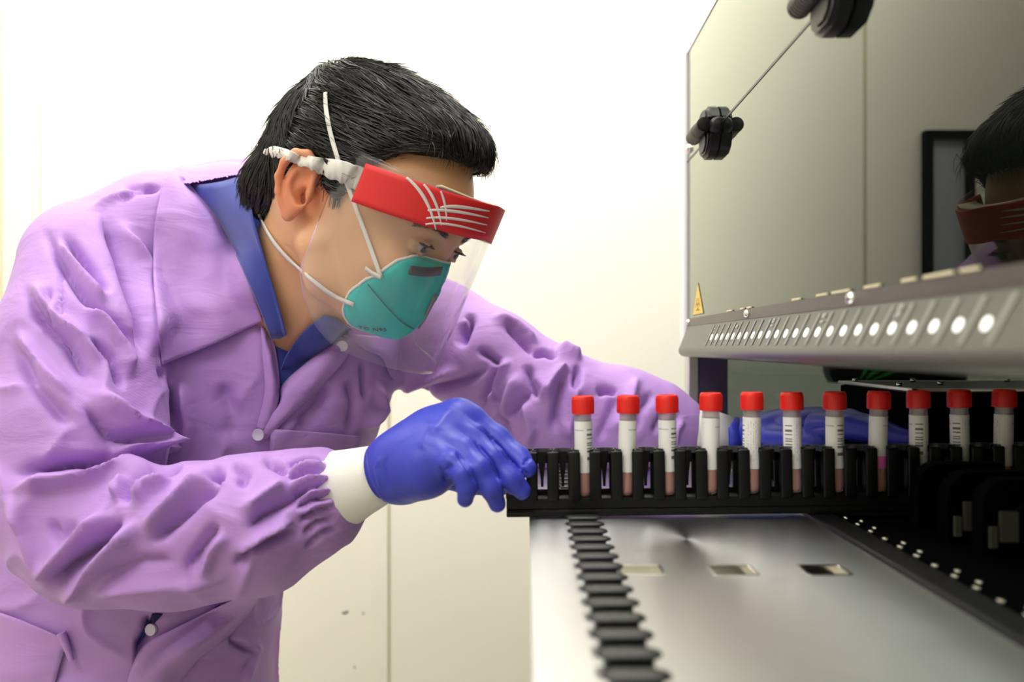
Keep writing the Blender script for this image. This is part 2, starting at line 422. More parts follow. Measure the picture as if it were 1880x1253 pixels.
def label_mat():
    m = mat('printed_tube_label', (240, 238, 236), .55); N, L = nodes(m); b = N['Principled BSDF']; tc = N['Texture Coordinate']
    sp = N.new('ShaderNodeSeparateXYZ'); L.new(tc.outputs['Object'], sp.inputs[0])
    def math_(op, a, b_=None, c=None):
        n = N.new('ShaderNodeMath'); n.operation = op
        for i, v in enumerate((a, b_, c)):
            if v is None: continue
            if isinstance(v, (int, float)): n.inputs[i].default_value = v
            else: L.new(v, n.inputs[i])
        return n.outputs[0]
    ang = math_('ARCTAN2', sp.outputs[0], math_('MULTIPLY', sp.outputs[1], -1))       # 0 faces -Y
    z = sp.outputs[2]
    def band(v, lo, hi): return math_('MULTIPLY', math_('GREATER_THAN', v, lo), math_('LESS_THAN', v, hi))
    wn = N.new('ShaderNodeTexWhiteNoise'); wn.noise_dimensions = '1D'; L.new(math_('FLOOR', math_('MULTIPLY', z, 1150)), wn.inputs['W'])
    bars = math_('MULTIPLY', math_('GREATER_THAN', wn.outputs['Value'], .52), math_('MULTIPLY', band(ang, -.42, .42), band(z, .030, .0555)))
    wn2 = N.new('ShaderNodeTexWhiteNoise'); wn2.noise_dimensions = '2D'
    cv = N.new('ShaderNodeCombineXYZ'); L.new(math_('FLOOR', math_('MULTIPLY', z, 1400)), cv.inputs[0]); L.new(math_('FLOOR', math_('MULTIPLY', ang, 7)), cv.inputs[1]); L.new(cv.outputs[0], wn2.inputs['Vector'])
    txt = math_('MULTIPLY', math_('GREATER_THAN', wn2.outputs['Value'], .45), math_('MULTIPLY', band(math_('FRACT', math_('MULTIPLY', ang, 3.5)), .2, .55), math_('MULTIPLY', band(ang, .7, 2.4), band(z, .026, .058))))
    line = math_('MULTIPLY', band(ang, -2.6, -.75), band(z, .0535, .0545))
    ink = math_('MINIMUM', math_('ADD', math_('ADD', math_('MULTIPLY', bars, .85), math_('MULTIPLY', txt, .35)), math_('MULTIPLY', line, .4)), 1)
    mx = N.new('ShaderNodeMix'); mx.data_type = 'RGBA'; L.new(ink, mx.inputs[0])
    mx.inputs[6].default_value = (*s2l((240, 238, 236)), 1); mx.inputs[7].default_value = (*s2l((40, 38, 42)), 1)
    L.new(mx.outputs[2], b.inputs['Base Color']); return m
M_label = label_mat()
M_pink = mat('magenta_label_end', (240, 110, 190), .5)
M_liquid = mat('amber_liquid', (226, 132, 92), .3, sss=.3, coat=.5, var=(90, .15))
def steel_mat():
    m = mat('brushed_stainless', (212, 214, 218), .3, metal=1, aniso=.6); N, L = nodes(m); b = N['Principled BSDF']; tc = N['Texture Coordinate']
    mp = N.new('ShaderNodeMapping'); mp.inputs['Scale'].default_value = (3, 260, 3); L.new(tc.outputs['Object'], mp.inputs[0])
    n = N.new('ShaderNodeTexNoise'); n.inputs['Scale'].default_value = 6; L.new(mp.outputs[0], n.inputs['Vector'])
    mr = N.new('ShaderNodeMapRange'); mr.inputs[3].default_value = .24; mr.inputs[4].default_value = .4; L.new(n.outputs['Fac'], mr.inputs[0]); L.new(mr.outputs[0], b.inputs['Roughness'])
    bp = N.new('ShaderNodeBump'); bp.inputs['Strength'].default_value = .05; bp.inputs['Distance'].default_value = .0004; L.new(n.outputs['Fac'], bp.inputs['Height']); L.new(bp.outputs[0], b.inputs['Normal'])
    return m
M_steel = steel_mat()

# ------------------------------------------------------------------ room
def struct(name, x0, x1, y0, y1, z0, z1, m, bev=0, parent=None):
    o = MB().box(x0, x1, y0, y1, z0, z1, bev).build(name, m, parent)
    if parent is None: o['kind'] = 'structure'
    return o
YW = 1.72
struct('floor', -1.9, 1.7, -1.6, YW+.08, -.05, 0, M_floor)
struct('ceiling', -1.9, 1.7, -1.6, YW+.08, 2.70, 2.76, M_ceil)
wb = struct('wall_back', -1.9, 1.7, YW, YW+.08, 0, 2.7, M_wall)
struct('wall_left', -1.9, -1.8, -1.6, YW, 0, 2.7, M_wall)
struct('wall_right', 1.6, 1.7, -1.6, YW, 0, 2.7, M_wall)
struct('wall_front', -1.8, 1.6, -1.6, -1.5, 0, 2.7, M_wall)
def xw(px): return (px-965)/FPX*YW
struct('wall_seam', xw(713), xw(717), YW-.001, YW+.002, .1, 2.69, M_seam, parent=wb)
cs = struct('cover_strip', xw(679), xw(712), YW-.004, YW, .1, 2.69, M_wall, .001, wb)
struct('trim_1', xw(8), xw(62), YW-.010, YW, 0, 2.69, M_wall, .004)
struct('wall_seam', xw(73), xw(75), YW-.001, YW+.002, .1, 2.69, M_seam, parent=wb)
struct('trim_2', xw(-150), xw(8), YW-.03, YW, 0, 2.69, M_trim, .006)
struct('baseboard_back', -1.8, .3, YW-.012, YW, 0, .1, M_trim, .004)
for px, py, ww in ((632, 1126, .008), (637, 1124, .005), (667, 1127, .003), (651, 1226, .003)):
    c = W(px, py, YW); struct('scuff_mark', c.x-ww/2, c.x+ww/2, YW-.0008, YW+.001, c.z-.0015, c.z+.0015, M_ink, parent=wb)
# black-framed notice board on the wall behind the man's head (seen mirrored in the lid)
nb = empty('notice_board', (xw(560), YW, CZ+.28), 'black-framed pale notice board on the back wall, seen mirrored in the smoked lid', 'notice board')
x0, x1, z1, z0 = xw(520), xw(611), CZ+(636-243)/FPX*YW, CZ+(636-560)/FPX*YW
mb = MB()
for a in ((x0, x0+.016, z0, z1), (x1-.016, x1, z0, z1), (x0, x1, z1-.016, z1), (x0, x1, z0, z0+.016)): mb.box(a[0], a[1], YW-.02, YW-.0005, a[2], a[3], .001)
keep(mb.build('board_frame', M_blackm), nb)
keep(MB().box(x0+.01, x1-.01, YW-.008, YW-.0005, z0+.01, z1-.01).build('board_face', mat('pale_grey_paper', (168, 168, 178), .7)), nb)

# ------------------------------------------------------------------ the analyser (enclosure)
LX, YE, YN = .200, 1.077, .03         # lid plane, far end, near end
DZ = CZ-.135                          # deck height
an = empty('laboratory_analyser', (.55, .55, .78), 'large grey laboratory analyser with smoked lid and black interior at right', 'machine')
def P_(mb, name, m, smooth=False): return keep(mb.build(name, m, None, smooth), an)
P_(MB().box(.245, .96, YN-.02, YE+.03, .80, DZ-.0005, .004), 'black_deck', M_blackm)
P_(MB().box(.93, .96, YN-.02, YE+.03, DZ, CZ+.62, .002), 'back_panel', M_blackm)
P_(MB().box(.204, .96, YN-.02, YN, CZ-.02, CZ+.62, .002), 'near_end_panel', M_blackm)
P_(MB().box(.200, .96, YN-.02, YE+.03, CZ+.62, CZ+.65, .006), 'roof_panel', M_whitem)
# end window at the far side with its posts
P_(MB().box(.250, .93, YE+.005, YE+.010, DZ, CZ+.62), 'side_window', M_side)
P_(MB().box(.2145, .250, YE, YE+.02, DZ, CZ-.004, .001), 'corner_post', M_purplegrey)
P_(MB().box(.2005, .2145, YE-.002, YE+.024, .80, CZ-.004, .002), 'edge_post', M_alu)
P_(MB().box(.1955, .212, YE+.001, YE+.030, CZ-.004, CZ+.62, .003), 'white_end_frame', M_whitem)
# smoked lid : lower pane, upper pane, white header
ZR, ZH = CZ+.228, CZ+.361
P_(MB().box(LX, LX+.004, YN, YE, CZ+.033, ZR-.0008), 'lower_lid_pane', M_lid)
P_(MB().box(LX, LX+.004, YN, YE, ZR+.0008, ZH), 'upper_lid_pane', M_lid)
P_(MB().box(LX-.0006, LX+.0045, YN, YE, ZR-.0011, ZR+.0011), 'lid_joint_rod', M_blackr)
P_(MB().box(LX-.0012, LX+.006, YN, YE, ZH, CZ+.62, .0005), 'white_header_panel', M_whitem)
Mt = lambda y, z, s=1: Matrix.Translation((LX-.0014, y, z)) @ Matrix(((0, 0, -1, 0), (-1, 0, 0, 0), (0, 1, 0, 0), (0, 0, 0, 1)))
keep(text('header_print', 'VA', .030, Mt(.985, CZ+.405), mat('pale_print', (214, 214, 222), .6)), an)
# lip : lofted profile
lip = [(LX+.001, .034), (LX-.0006, .0335), (LX-.0006, .0245), (LX-.0008, .0235), (LX-.0105, -.001), (LX-.0118, -.0045), (LX-.0112, -.0085), (LX-.0085, -.0118), (LX-.004, -.0130), (LX+.012, -.0130), (LX+.012, .034)]
me = MB().prism([(x, z+CZ) for x, z in lip], 'y', YN, YE-.004)
lp = P_(me, 'lid_lip', M_lip, True)
keep(MB().box(LX-.0012, LX-.0004, YN, YE-.004, CZ+.0245, CZ+.0335).build('steel_strip', M_strip), lp)
for y, z in ((1.065, .029), (.782, .029), (.532, .029)):
    keep(MB().lathe([(0.0001, -.001), (.0042, -.001), (.0042, .0006), (.003, .0026), (.0001, .0034)], (LX-.001, y, CZ+z), 16, Vector((-1, 0, 0))).build('lip_screw', M_chrome, None, True), lp)
for y, dy in ((.85, .02), (.80, .012), (.775, .014), (.64, .018), (.585, .02), (.55, .03), (.50, .022), (.452, .016), (.42, .03), (.39, .016)):
    keep(MB().box(LX-.002, LX-.0003, y-dy/2, y+dy/2, CZ+.0336, CZ+.0352, .0003).build('lip_clip', M_foam), lp)
# scale on the lip: 24 ticks, lamps and numerals on the sloping face
e1 = Vector((-.0097, 0, -.0245)); e1n = e1.normalized(); nrm = Vector((-.93, 0, .368))
def lipat(y, t): return Vector((LX-.0008, y, CZ+.0235)) + e1*t + nrm*.0003
for i in range(25):
    y = .906-.0235*i
    yt = y+.0118
    a, b = lipat(yt-.002, .06), lipat(yt+.004, .93); ww = .0048
    if i < 25:
        pts = [a+Vector((0, -ww/2, 0)), a+Vector((0, ww/2, 0)), b+Vector((0, ww/2, 0)), b+Vector((0, -ww/2, 0))]
        v = pts+[p+nrm*.0002 for p in pts]
        keep(pydata('scale_tick', v, [(0, 1, 2, 3), (4, 5, 6, 7), (0, 1, 5, 4), (1, 2, 6, 5), (2, 3, 7, 6), (3, 0, 4, 7)], M_lipprint), lp)
    if i < 24:
        c = lipat(y, .58)
        V = [c+nrm*.0004]+[c+nrm*.0003+Vector((0, 1, 0))*.0036*math.cos(k*PI/8)+e1n*.0033*math.sin(k*PI/8) for k in range(16)]
        V += [v-nrm*.0004 for v in V[1:]]
        F = [(0, 1+k, 1+(k+1) % 16) for k in range(16)]+[(1+k, 17+k, 17+(k+1) % 16, 1+(k+1) % 16) for k in range(16)]
        keep(pydata('indicator_lamp', V, F, M_led), lp)
up = -e1n
for num, y in (('1', .885+.021), ('5', .812), ('10', .6945), ('15', .577), ('20', .4595)):
    c = lipat(y-.001, .22)+nrm*.0002
    # reads rotated a quarter turn: advance runs up the slope
    X = up; Yv = nrm.cross(X).normalized()
    M4 = Matrix(((X.x, Yv.x, nrm.x, c.x), (X.y, Yv.y, nrm.y, c.y), (X.z, Yv.z, nrm.z, c.z), (0, 0, 0, 1)))
    keep(text('scale_numeral', num, .0085, M4, M_numeral, bold=.0002), lp)
# hinges on the lid joint
def hinge(yc, label):
    h = empty('lid_hinge', (LX, yc, ZR), label, 'hinge', 'hinges on the lid joint')
    x = LX-.0005
    def leaf(s, name):
        pts = [(yc-.024, ZR+s*.002), (yc+.022, ZR+s*.002), (yc+.026, ZR+s*.009), (yc+.022, ZR+s*.018), (yc+.010, ZR+s*.0225), (yc-.010, ZR+s*.0225), (yc-.022, ZR+s*.017), (yc-.028, ZR+s*.008)]
        if s < 0: pts = [(yc+(p[0]-yc), ZR-(ZR-p[1])*1.3) for p in pts]
        mb = MB(); mb.prism(pts, 'x', x-.012, x-.0005)
        bmesh.ops.recalc_face_normals(mb.bm, faces=list(mb.bm.faces))
        es = [e for e in mb.bm.edges if abs(e.verts[0].co.x-(x-.012)) < 1e-4 and abs(e.verts[1].co.x-(x-.012)) < 1e-4]
        bmesh.ops.bevel(mb.bm, geom=es, offset=.003, segments=3, affect='EDGES')
        o = keep(mb.build(name, M_black, None, True), h)
        in_ = [((p[0]-yc)*.62+yc, (p[1]-(ZR+s*.012))*.6+ZR+s*.013) for p in pts]
        keep(MB().prism(in_, 'x', x-.0135, x-.011).build('inset', M_black), o)
        return o
    leaf(1, 'upper_leaf'); leaf(-1, 'lower_leaf')
    kn = MB().cyl((x-.016, yc-.026, ZR), (x-.016, yc+.036, ZR), .0078, 32, bev=.0010)
    k = keep(kn.build('knuckle', M_black, None, True), h)
    for j in range(8):
        yy = yc+.002+j*.0042
        keep(MB().cyl((x-.016, yy, ZR), (x-.016, yy+.0018, ZR), .0083, 28).build('grip_ring', M_lip, None, True), k)
    keep(MB().cyl((x-.016, yc-.0275, ZR), (x-.016, yc-.0255, ZR), .0063, 28, bev=.0004).build('end_cap', M_black, None, True), k)
    keep(MB().lathe([(.0001, -.008), (.0075, -.008), (.0088, -.004), (.0088, .003), (.006, .008), (.0001, .010)], (x-.003, yc-.028, ZR-.002), 24, Vector((0, -1, .0))).build('catch_knob', M_black, None, True), h)
hinge(.92, 'black plastic hinge at the far end of the lid joint, whole in view')
hinge(.552, 'black plastic hinge cut off by the top edge, nearer on the lid joint')
keep(MB().lathe([(.0001, -.001), (.006, -.001), (.006, .001), (.004, .0035), (.0001, .0045)], (LX-.0008, 1.062, CZ+.241), 18, Vector((-1, 0, 0))).build('lid_screw', M_chrome, None, True), an)
# warning sticker
ws = empty('warning_sticker', (LX-.0008, 1.008, CZ+.037), 'yellow triangular biohazard warning sticker low on the smoked lid', 'sticker')
def tri(s, x, name, m, h=.037, wd=.062):
    c = CZ+.0365+h*.33
    pts = [(1.008-wd/2*s, c-h*.33*s), (1.008+wd/2*s, c-h*.33*s), (1.008, c+h*.67*s)]
    return keep(MB().prism(pts, 'x', x-.0002, x).build(name, m), ws)
tri(1, LX-.0003, 'sticker_back', M_ink); tri(.94, LX-.0006, 'sticker_field', M_yellow)
cc = (1.008, CZ+.0475)
bm_ = MB()
for k in range(3):
    a = PI/2+k*2*PI/3; c = Vector((LX-.0009, cc[0]+.0068*math.cos(a), cc[1]+.0042*math.sin(a)))
    n0 = 20
    for j in range(n0):
        t0, t1 = a+.5+(2*PI-1.0)*j/n0, a+.5+(2*PI-1.0)*(j+1)/n0
        q = [(c.y+r*1.55*math.cos(t), c.z+r*math.sin(t)) for r, t in ((.0034, t0), (.0044, t0), (.0044, t1), (.0034, t1))]
        bm_.prism(q, 'x', c.x-.0001, c.x+.0001)
keep(bm_.build('biohazard_mark', M_ink), ws)

# steel loading tray with openings
tray = empty('loading_tray', (.11, .5, DZ), 'brushed stainless loading tray jutting from the analyser front', 'tray')
bm2 = bmesh.new()
holes = [(.0565, .0815), (.1120, .1370), (.1670, .1920)]
hy0, hy1 = .513, .535
xs = [.003]+[v for h in holes for v in h]+[.222]; ys = [.22, hy0, hy1, 1.0]
mb = MB()
for i in range(len(xs)-1):
    for j in range(3):
        if j == 1 and i % 2 == 1: continue
        x0, x1, y0, y1 = xs[i], xs[i+1], ys[j], ys[j+1]
        v = [mb.bm.verts.new((x, y, DZ)) for x, y in ((x0, y0), (x1, y0), (x1, y1), (x0, y1))]; mb.bm.faces.new(v)
bmesh.ops.remove_doubles(mb.bm, verts=list(mb.bm.verts), dist=1e-5)
bmesh.ops.recalc_face_normals(mb.bm, faces=list(mb.bm.faces))
r = bmesh.ops.extrude_face_region(mb.bm, geom=list(mb.bm.faces)); bmesh.ops.translate(mb.bm, verts=[g for g in r['geom'] if isinstance(g, bmesh.types.BMVert)], vec=(0, 0, -.0015))
keep(mb.build('tray_sheet', M_steel), tray)
keep(MB().box(.003, .0045, .22, 1.0, DZ-.010, DZ-.0014).build('tray_flange', M_steel), tray)
for x0, x1 in holes:
    m3 = MB()
    for a in ((x0-.0012, x0+.0008, hy0, hy1), (x1-.0008, x1+.0012, hy0, hy1), (x0, x1, hy1-.0008, hy1+.0012), (x0, x1, hy0-.0008, hy0+.0008)): m3.box(a[0], a[1], a[2], a[3], DZ-.006, DZ+.0007, .0004)
    keep(m3.build('opening_rim', M_chrome), tray)
keep(MB().box(.222, .2445, YN, 1.03, DZ-.012, DZ+.003, .0025).build('edge_rail', M_blackr), tray)
keep(MB().box(.20, .24, .24, .98, .82, DZ-.0125).build('tray_bracket', M_blackm), tray)
keep(MB().box(.2005, .2445, YN, 1.03, DZ-.30, DZ-.0125).build('front_fascia', M_lip), tray)

# black guide track: row of fins
gt = empty('guide_track', (.0437, .6, DZ), 'row of black finned plastic guides on the steel tray beneath the rack', 'guide track')
def fin_mesh():
    # body narrow and dark, flared lip above whose top slopes towards the viewer
    sec = [(-.0120, .0, .0118, .0), (-.0120, .0, .0118, .0035)]
    n = 12; V = []; F = []
    prof = [(0, .0108), (.0032, .0108), (.0042, .0139), (.0047, .0141), (.0056, .0120), (.0062, .007)]
    m = 24
    for z, hw in prof:
        hd = dict(zip([p[0] for p in prof], (.0060, .0060, .0066, .0066, .0052, .003)))[z]
        for k in range(m):
            a = 2*PI*k/m; c, s = math.cos(a), math.sin(a); e = .55
            V.append((hw*math.copysign(abs(c)**e, c), hd*math.copysign(abs(s)**e, s), z))
    for i in range(len(prof)-1):
        for k in range(m): F.append((i*m+k, i*m+(k+1) % m, (i+1)*m+(k+1) % m, (i+1)*m+k))
    F.append(tuple(range(m))[::-1]); F.append(tuple(range((len(prof)-1)*m, len(prof)*m)))
    me = bpy.data.meshes.new('guide_fin'); me.from_pydata(V, [], F); me.update(); me.shade_smooth(); return me
fm = fin_mesh()
M_fin = mat('dark_grey_rubber', (22, 24, 26), .45, spec=.5)
for i in range(30):
    y = .369-.0245*3+.0245*i
    o = link('guide_fin', fm, M_fin); o.location = (.0437, y, DZ+.0002); keep(o, gt)
keep(MB().box(.0437-.010, .0437+.010, .285, .99, DZ-.0002, DZ+.0018, .0004).build('track_base', M_fin), gt)

# pins along the rail, clamps inside
for i in range(20):
    y = .725-.0245*i+.0245*2
    q = keep(MB().cyl((.2485, y, DZ-.001), (.2485, y, DZ+.003), .0026, 16, bev=.0008).build('locating_pin', M_chrome, None, True), an)
    if i % 3 != 1: keep(MB().cyl((.2555, y+.011, DZ-.001), (.2555, y+.011, DZ+.003), .0022, 14, bev=.0006).build('locating_pin', M_chrome, None, True), an)
M_void = mat('dead_black_rubber', (5, 5, 6), .9, spec=.04)
M_dim = mat('grey_label', (70, 70, 60), .7)
for k, (px, py, Yd) in enumerate(((1716, 862, .64), (1772, 878, .60), (1838, 892, .56))):
    c = W(px, py, Yd)
    cl = empty('carrier_clamp', (c.x, c.y, DZ), ['leftmost curved black carrier clamp inside the analyser', 'middle curved black carrier clamp with a grey label inside the analyser', 'rightmost curved black carrier clamp with a grey label inside the analyser'][k], 'clamp', 'carrier clamps inside the analyser')
    pts = []
    for a in range(0, 100, 10): pts.append((c.x+.006-.018*math.cos(math.radians(a)), c.z-.014+.018*math.sin(math.radians(a))))
    pts += [(c.x+.05, c.z+.004), (c.x+.05, c.z-.012), (c.x+.012, c.z-.012), (c.x+.006, c.z-.02), (c.x+.006, DZ), (c.x-.012, DZ)]
    keep(MB().prism(pts, 'y', c.y, c.y+.014).build('clamp_arm', M_void), cl)
    if k: keep(MB().box(c.x-.002, c.x+.010, c.y-.003, c.y-.0002, c.z-.036, c.z-.016, .0004).build('clamp_label', M_dim), cl)
    if k: keep(MB().box(c.x-.0085, c.x-.0035, c.y-.003, c.y-.0002, c.z-.040, c.z-.026, .0004).build('clamp_tag', M_dim), cl)

# black module with thin top plate behind the tubes
mo = empty('instrument_module', (.45, .85, DZ), 'black boxy module with thin screwed top plate behind the right-hand tubes', 'module')
keep(MB().box(.3345, .80, .752, .926, DZ, CZ-.041, .001).build('module_body', M_blackm), mo)
mb = MB()
mb.box(.3325, .80, .750, .756, CZ-.0395, CZ-.0365, .0006); mb.box(.3325, .3385, .750, .928, CZ-.0395, CZ-.0365, .0006)
mb.box(.3325, .80, .922, .928, CZ-.0395, CZ-.0365, .0006)
keep(mb.build('plate_edge', M_alu), mo)
keep(MB().box(.338, .80, .755, .923, CZ-.041, CZ-.0370).build('top_plate', M_black), mo)
for x, y in ((.344, .91), (.343, .80), (.40, .90), (.47, .77), (.395, .83), (.50, .905), (.56, .80)):
    keep(MB().cyl((x, y, CZ-.0372), (x, y, CZ-.0335), .0028, 14, bev=.0005).build('plate_screw', M_chrome, None, True), mo)
c = W(1582, 758, .93)
keep(MB().box(c.x-.006, c.x+.006, .9265, .9275, c.z-.004, c.z+.004).build('white_tag', M_whitem), mo)

# dark monitor with green leaves, standing beyond the machine's far window
mn = empty('monitor', (.72, 1.5, 1.0), 'black monitor with green leaves on screen, beyond the far window', 'monitor')
zb = CZ-.064*1.5/1.6*1.0
keep(MB().prism([(.520, CZ-.062), (.512, CZ-.045), (.506, CZ+.13), (.745, CZ+.13), (.745, CZ-.060)], 'y', 1.47, 1.50).build('monitor_housing', M_black), mn)
M_leaf = mat('green_leaf_on_screen', (50, 140, 50), .5, emit=.12)
for (a, b, wd) in (((1580, 697), (1604, 660), 5), ((1590, 697), (1640, 655), 12), ((1600, 699), (1668, 672), 5)):
    A, B = W(a[0], a[1], 1.466), W(b[0], b[1], 1.466); w_ = wd/FPX*1.466/2
    d = (B-A).normalized(); n = Vector((d.z, 0, -d.x))*w_
    m_ = (A+B)/2
    pts = [A, m_+n, B, m_-n]
    keep(MB().prism([(p.x, p.z) for p in pts], 'y', 1.466, 1.4695).build('screen_leaf', M_leaf), mn)
keep(MB().box(.60, .66, 1.485, 1.51, .86, CZ-.05, .004).box(.53, .72, 1.42, 1.56, .85, .862, .003).build('monitor_stand', M_black), mn)
bn = empty('side_bench', (.8, 1.4, 0), 'plain grey bench beyond the analyser carrying the monitor', 'bench')
keep(MB().box(.30, 1.55, 1.14, 1.70, .81, .85, .004).build('bench_top', M_lip), bn)
for x in (.33, 1.49):
    for y in (1.17, 1.64): keep(MB().box(x, x+.04, y, y+.04, 0, .81).build('leg', M_alu), bn)
tb = empty('machine_table', (.58, .55, 0), 'sturdy grey table carrying the analyser', 'table')
keep(MB().box(.20, .98, 0, 1.11, .76, .80, .004).build('table_top', M_lip), tb)
for x in (.22, .90):
    for y in (.02, 1.03): keep(MB().box(x, x+.05, y, y+.05, 0, .76).build('leg', M_alu), tb)

# ------------------------------------------------------------------ tube rack
TILT = .013
PIT = .0166
rk0 = Vector((-.0149, .68, DZ+.0012))
def rot_y(o): o.rotation_euler = (0, -TILT, 0)
rack = empty('tube_rack', rk0, 'long black plastic tube rack pushed across the steel tray', 'rack'); rot_y(rack)
def rk(mb, name, m, smooth=False): return mb.build(name, m, rack, smooth)
ZT = .0505; XC0 = .0468-rk0.x       # centre of first filled cell in rack coordinates
RL = .44
rk(MB().box(0, RL, .0, .024, 0, .0055, .0008).box(.0, RL, .002, .022, .0055, .014, .0006), 'rack_base', M_black)
rk(MB().box(0, RL, -.001, .0, .0018, .0045, .0003), 'base_lip', M_black)
ncell = 26; xc = [XC0+(i-2)*PIT for i in range(ncell)]
for i in range(ncell+1):
    x = XC0+(i-2.5)*PIT
    if x < .008: continue
    hw = .0046
    rk(MB().box(x-hw, x+hw, 0, .0035, .012, ZT, .0012, seg=3), 'front_post', M_black, True)
    rk(MB().box(x-hw*.9, x+hw*.9, .0205, .0235, .012, ZT+.0006, .0008), 'back_post', M_black)
    rk(MB().box(x-.0010, x+.0010, .003, .021, .012, ZT-.0005), 'cell_wall', M_black)
rk(MB().box(.008, RL, .0205, .0235, ZT-.0115, ZT+.0006, .0006), 'top_rail', M_black)
rk(MB().box(0, .012, .0, .0235, .0135, ZT-.001, .001), 'end_block', M_black)
rk(MB().box(-.0006, .0003, .004, .018, .014, .032), 'end_label', mat('clear_label', (150, 148, 140), .3))
rk(MB().box(0, RL, .021, .0235, .012, .018), 'rear_skirt', M_black)
filled = {2*i+2 for i in range(11)}
M_rim = mat('lit_edge_plastic', (70, 70, 78), .3, spec=.7)  # black rack made paler here: light on its top edges put into the colour
for i, x in enumerate(xc):
    # rim collar around each well, open at the front
    V = []; F = []; n = 16
    for k in range(n+1):
        a = -PI/2+.62+(2*PI-1.24)*k/n
        for r, z in ((.0080, ZT-.004), (.0080, ZT+.001), (.0072, ZT+.001), (.0072, ZT-.004)): V.append((x+r*math.cos(a), .012+r*1.12*math.sin(a), z))
    for k in range(n):
        for j in range(4): F.append((k*4+j, k*4+(j+1) % 4, k*4+4+(j+1) % 4, k*4+4+j))
    pydata('well_rim', V, F, M_rim, rack)
    if i not in filled:
        pts = [(x-.0036, ZT-.002), (x+.0036, ZT-.002), (x+.0012, ZT-.024), (x+.0010, ZT-.030), (x-.0010, ZT-.030), (x-.0012, ZT-.024)]
        rk(MB().prism(pts, 'y', .0185, .0198), 'spring_clip', M_black)
# ------------------------------------------------------------------ tubes
def make_tube():
    t = bpy.data.objects.new('sample_tube', None); COL.objects.link(t); t.empty_display_size = .02
    R = .0069
    MB().lathe([(.0001, .0), (.003, .0003), (.0058, .0022), (R, .0055), (R, .0670), (R-.0009, .0670), (R-.0009, .0585)], seg=28).build('tube_body', M_tube, t, True)
    MB().lathe([(.0001, .0010), (.0028, .0012), (.0052, .003), (.0059, .006), (.0059, .0205), (.0001, .0205)], seg=24).build('sample_liquid', M_liquid, t, True)
    V = []; F = []; n = 40
    for k in range(n):
        a = 2*PI*k/n
        for r, z in ((R+.0002, .0205), (R+.0002, .0610)): V.append((r*math.cos(a), r*math.sin(a), z))
    for k in range(n): j = (k+1) % n; F.append((2*k, 2*j, 2*j+1, 2*k+1))
    pydata('paper_label', V, F, M_label, t, True)
    prof = [(.0076, .0665), (.0088, .0668), (.0089, .0675), (.0087, .0792), (.0079, .0806), (.0070, .0808), (.0066, .0800), (.0001, .0800)]
    cap = MB().lathe(prof, seg=36).build('screw_cap', M_cap, t, True)
    rb = MB()
    for k in range(36):
        a = 2*PI*k/36; rb.box(-.0003, .0003, -.0002, .0002, .0, .0105, rot=None)
        b = list(rb.bm.verts)[-8:]
        Mx = Matrix.Translation((.0088*math.cos(a), .0088*math.sin(a), .0677)) @ Matrix.Rotation(a+PI/2, 4, 'Z')
        for v in b: v.co = Mx @ v.co
    rb.build('cap_knurl', M_cap, cap)
    return t
def copy_tree(o, parent=None):
    c = o.copy(); COL.objects.link(c)
    if parent is not None: c.parent = parent
    for ch in [x for x in o.children]: copy_tree(ch, c)
    return c
t0 = make_tube()
rots = [.75, 2.6, .7, 2.9, -1.6, -.75, .35, 2.7, -.35, -.8, 3.0]
ordn = ['leftmost', 'second', 'third', 'fourth', 'fifth', 'sixth', 'seventh', 'eighth', 'ninth', 'tenth', 'rightmost']
extra = ['nearest the gloved right hand', 'before the purple sleeve', 'barcode to its right', 'in front of the white cuff', 'before the gloved left wrist', 'barcode at its left edge',
         'barcode facing the viewer', 'with a pink label end', 'before the black module', 'in the dark end of the rack', 'at the right edge of the photo']
tubes = []
src = [t0]+[copy_tree(t0) for _ in range(10)]
for i, t in enumerate(src):
    p = rk0+Matrix.Rotation(-TILT, 3, 'Y') @ Vector((xc[2+2*i], .012, .0128+[0, .0, 0, .0012, .0012, .0008, .0008, .0008, .0010, .0010, .0008][i]))
    t.location = p; t.rotation_euler = (random.uniform(-.008, .008), -TILT+random.uniform(-.01, .01), rots[i])
    tag(t, 'red-capped sample tube, %s from the left, %s' % (ordn[i], extra[i]) if i not in (0, 10) else 'red-capped sample tube, %s in the rack, %s' % (ordn[i], extra[i]), 'tube', 'red-capped tubes in the rack')
pk = pydata('pink_label_end', [(r*math.cos(a), r*math.sin(a), z) for a in [k*2*PI/24 for k in range(24)] for r, z in ((.00725, .0205), (.00725, .030))], [(2*k, 2*((k+1) % 24), 2*((k+1) % 24)+1, 2*k+1) for k in range(24)], M_pink, src[7], True)
exec_marker = 0

# ================================================================== THE MAN
man = empty('person', (-.42, .97, 0), 'person leaning forward in purple gown, blue gloves, teal respirator and face shield', 'person')
# head frame
HC = Vector((-.163, .860, CZ+.132)); pit, yaw = math.radians(25), math.radians(22)
hF = Vector((math.cos(pit)*math.cos(yaw), -math.cos(pit)*math.sin(yaw), -math.sin(pit)))
hU = Vector((math.sin(pit)*math.cos(yaw), -math.sin(pit)*math.sin(yaw), math.cos(pit)))
hS = Vector((-math.sin(yaw), -math.cos(yaw), 0))
HM = np.array([hF, hU, hS])
def H2W(v): return np.asarray(v) @ HM + np.array(HC)
def W2H(v): return (np.asarray(v)-np.array(HC)) @ HM.T
mm = lambda *a: tuple(x/1000 for x in a)
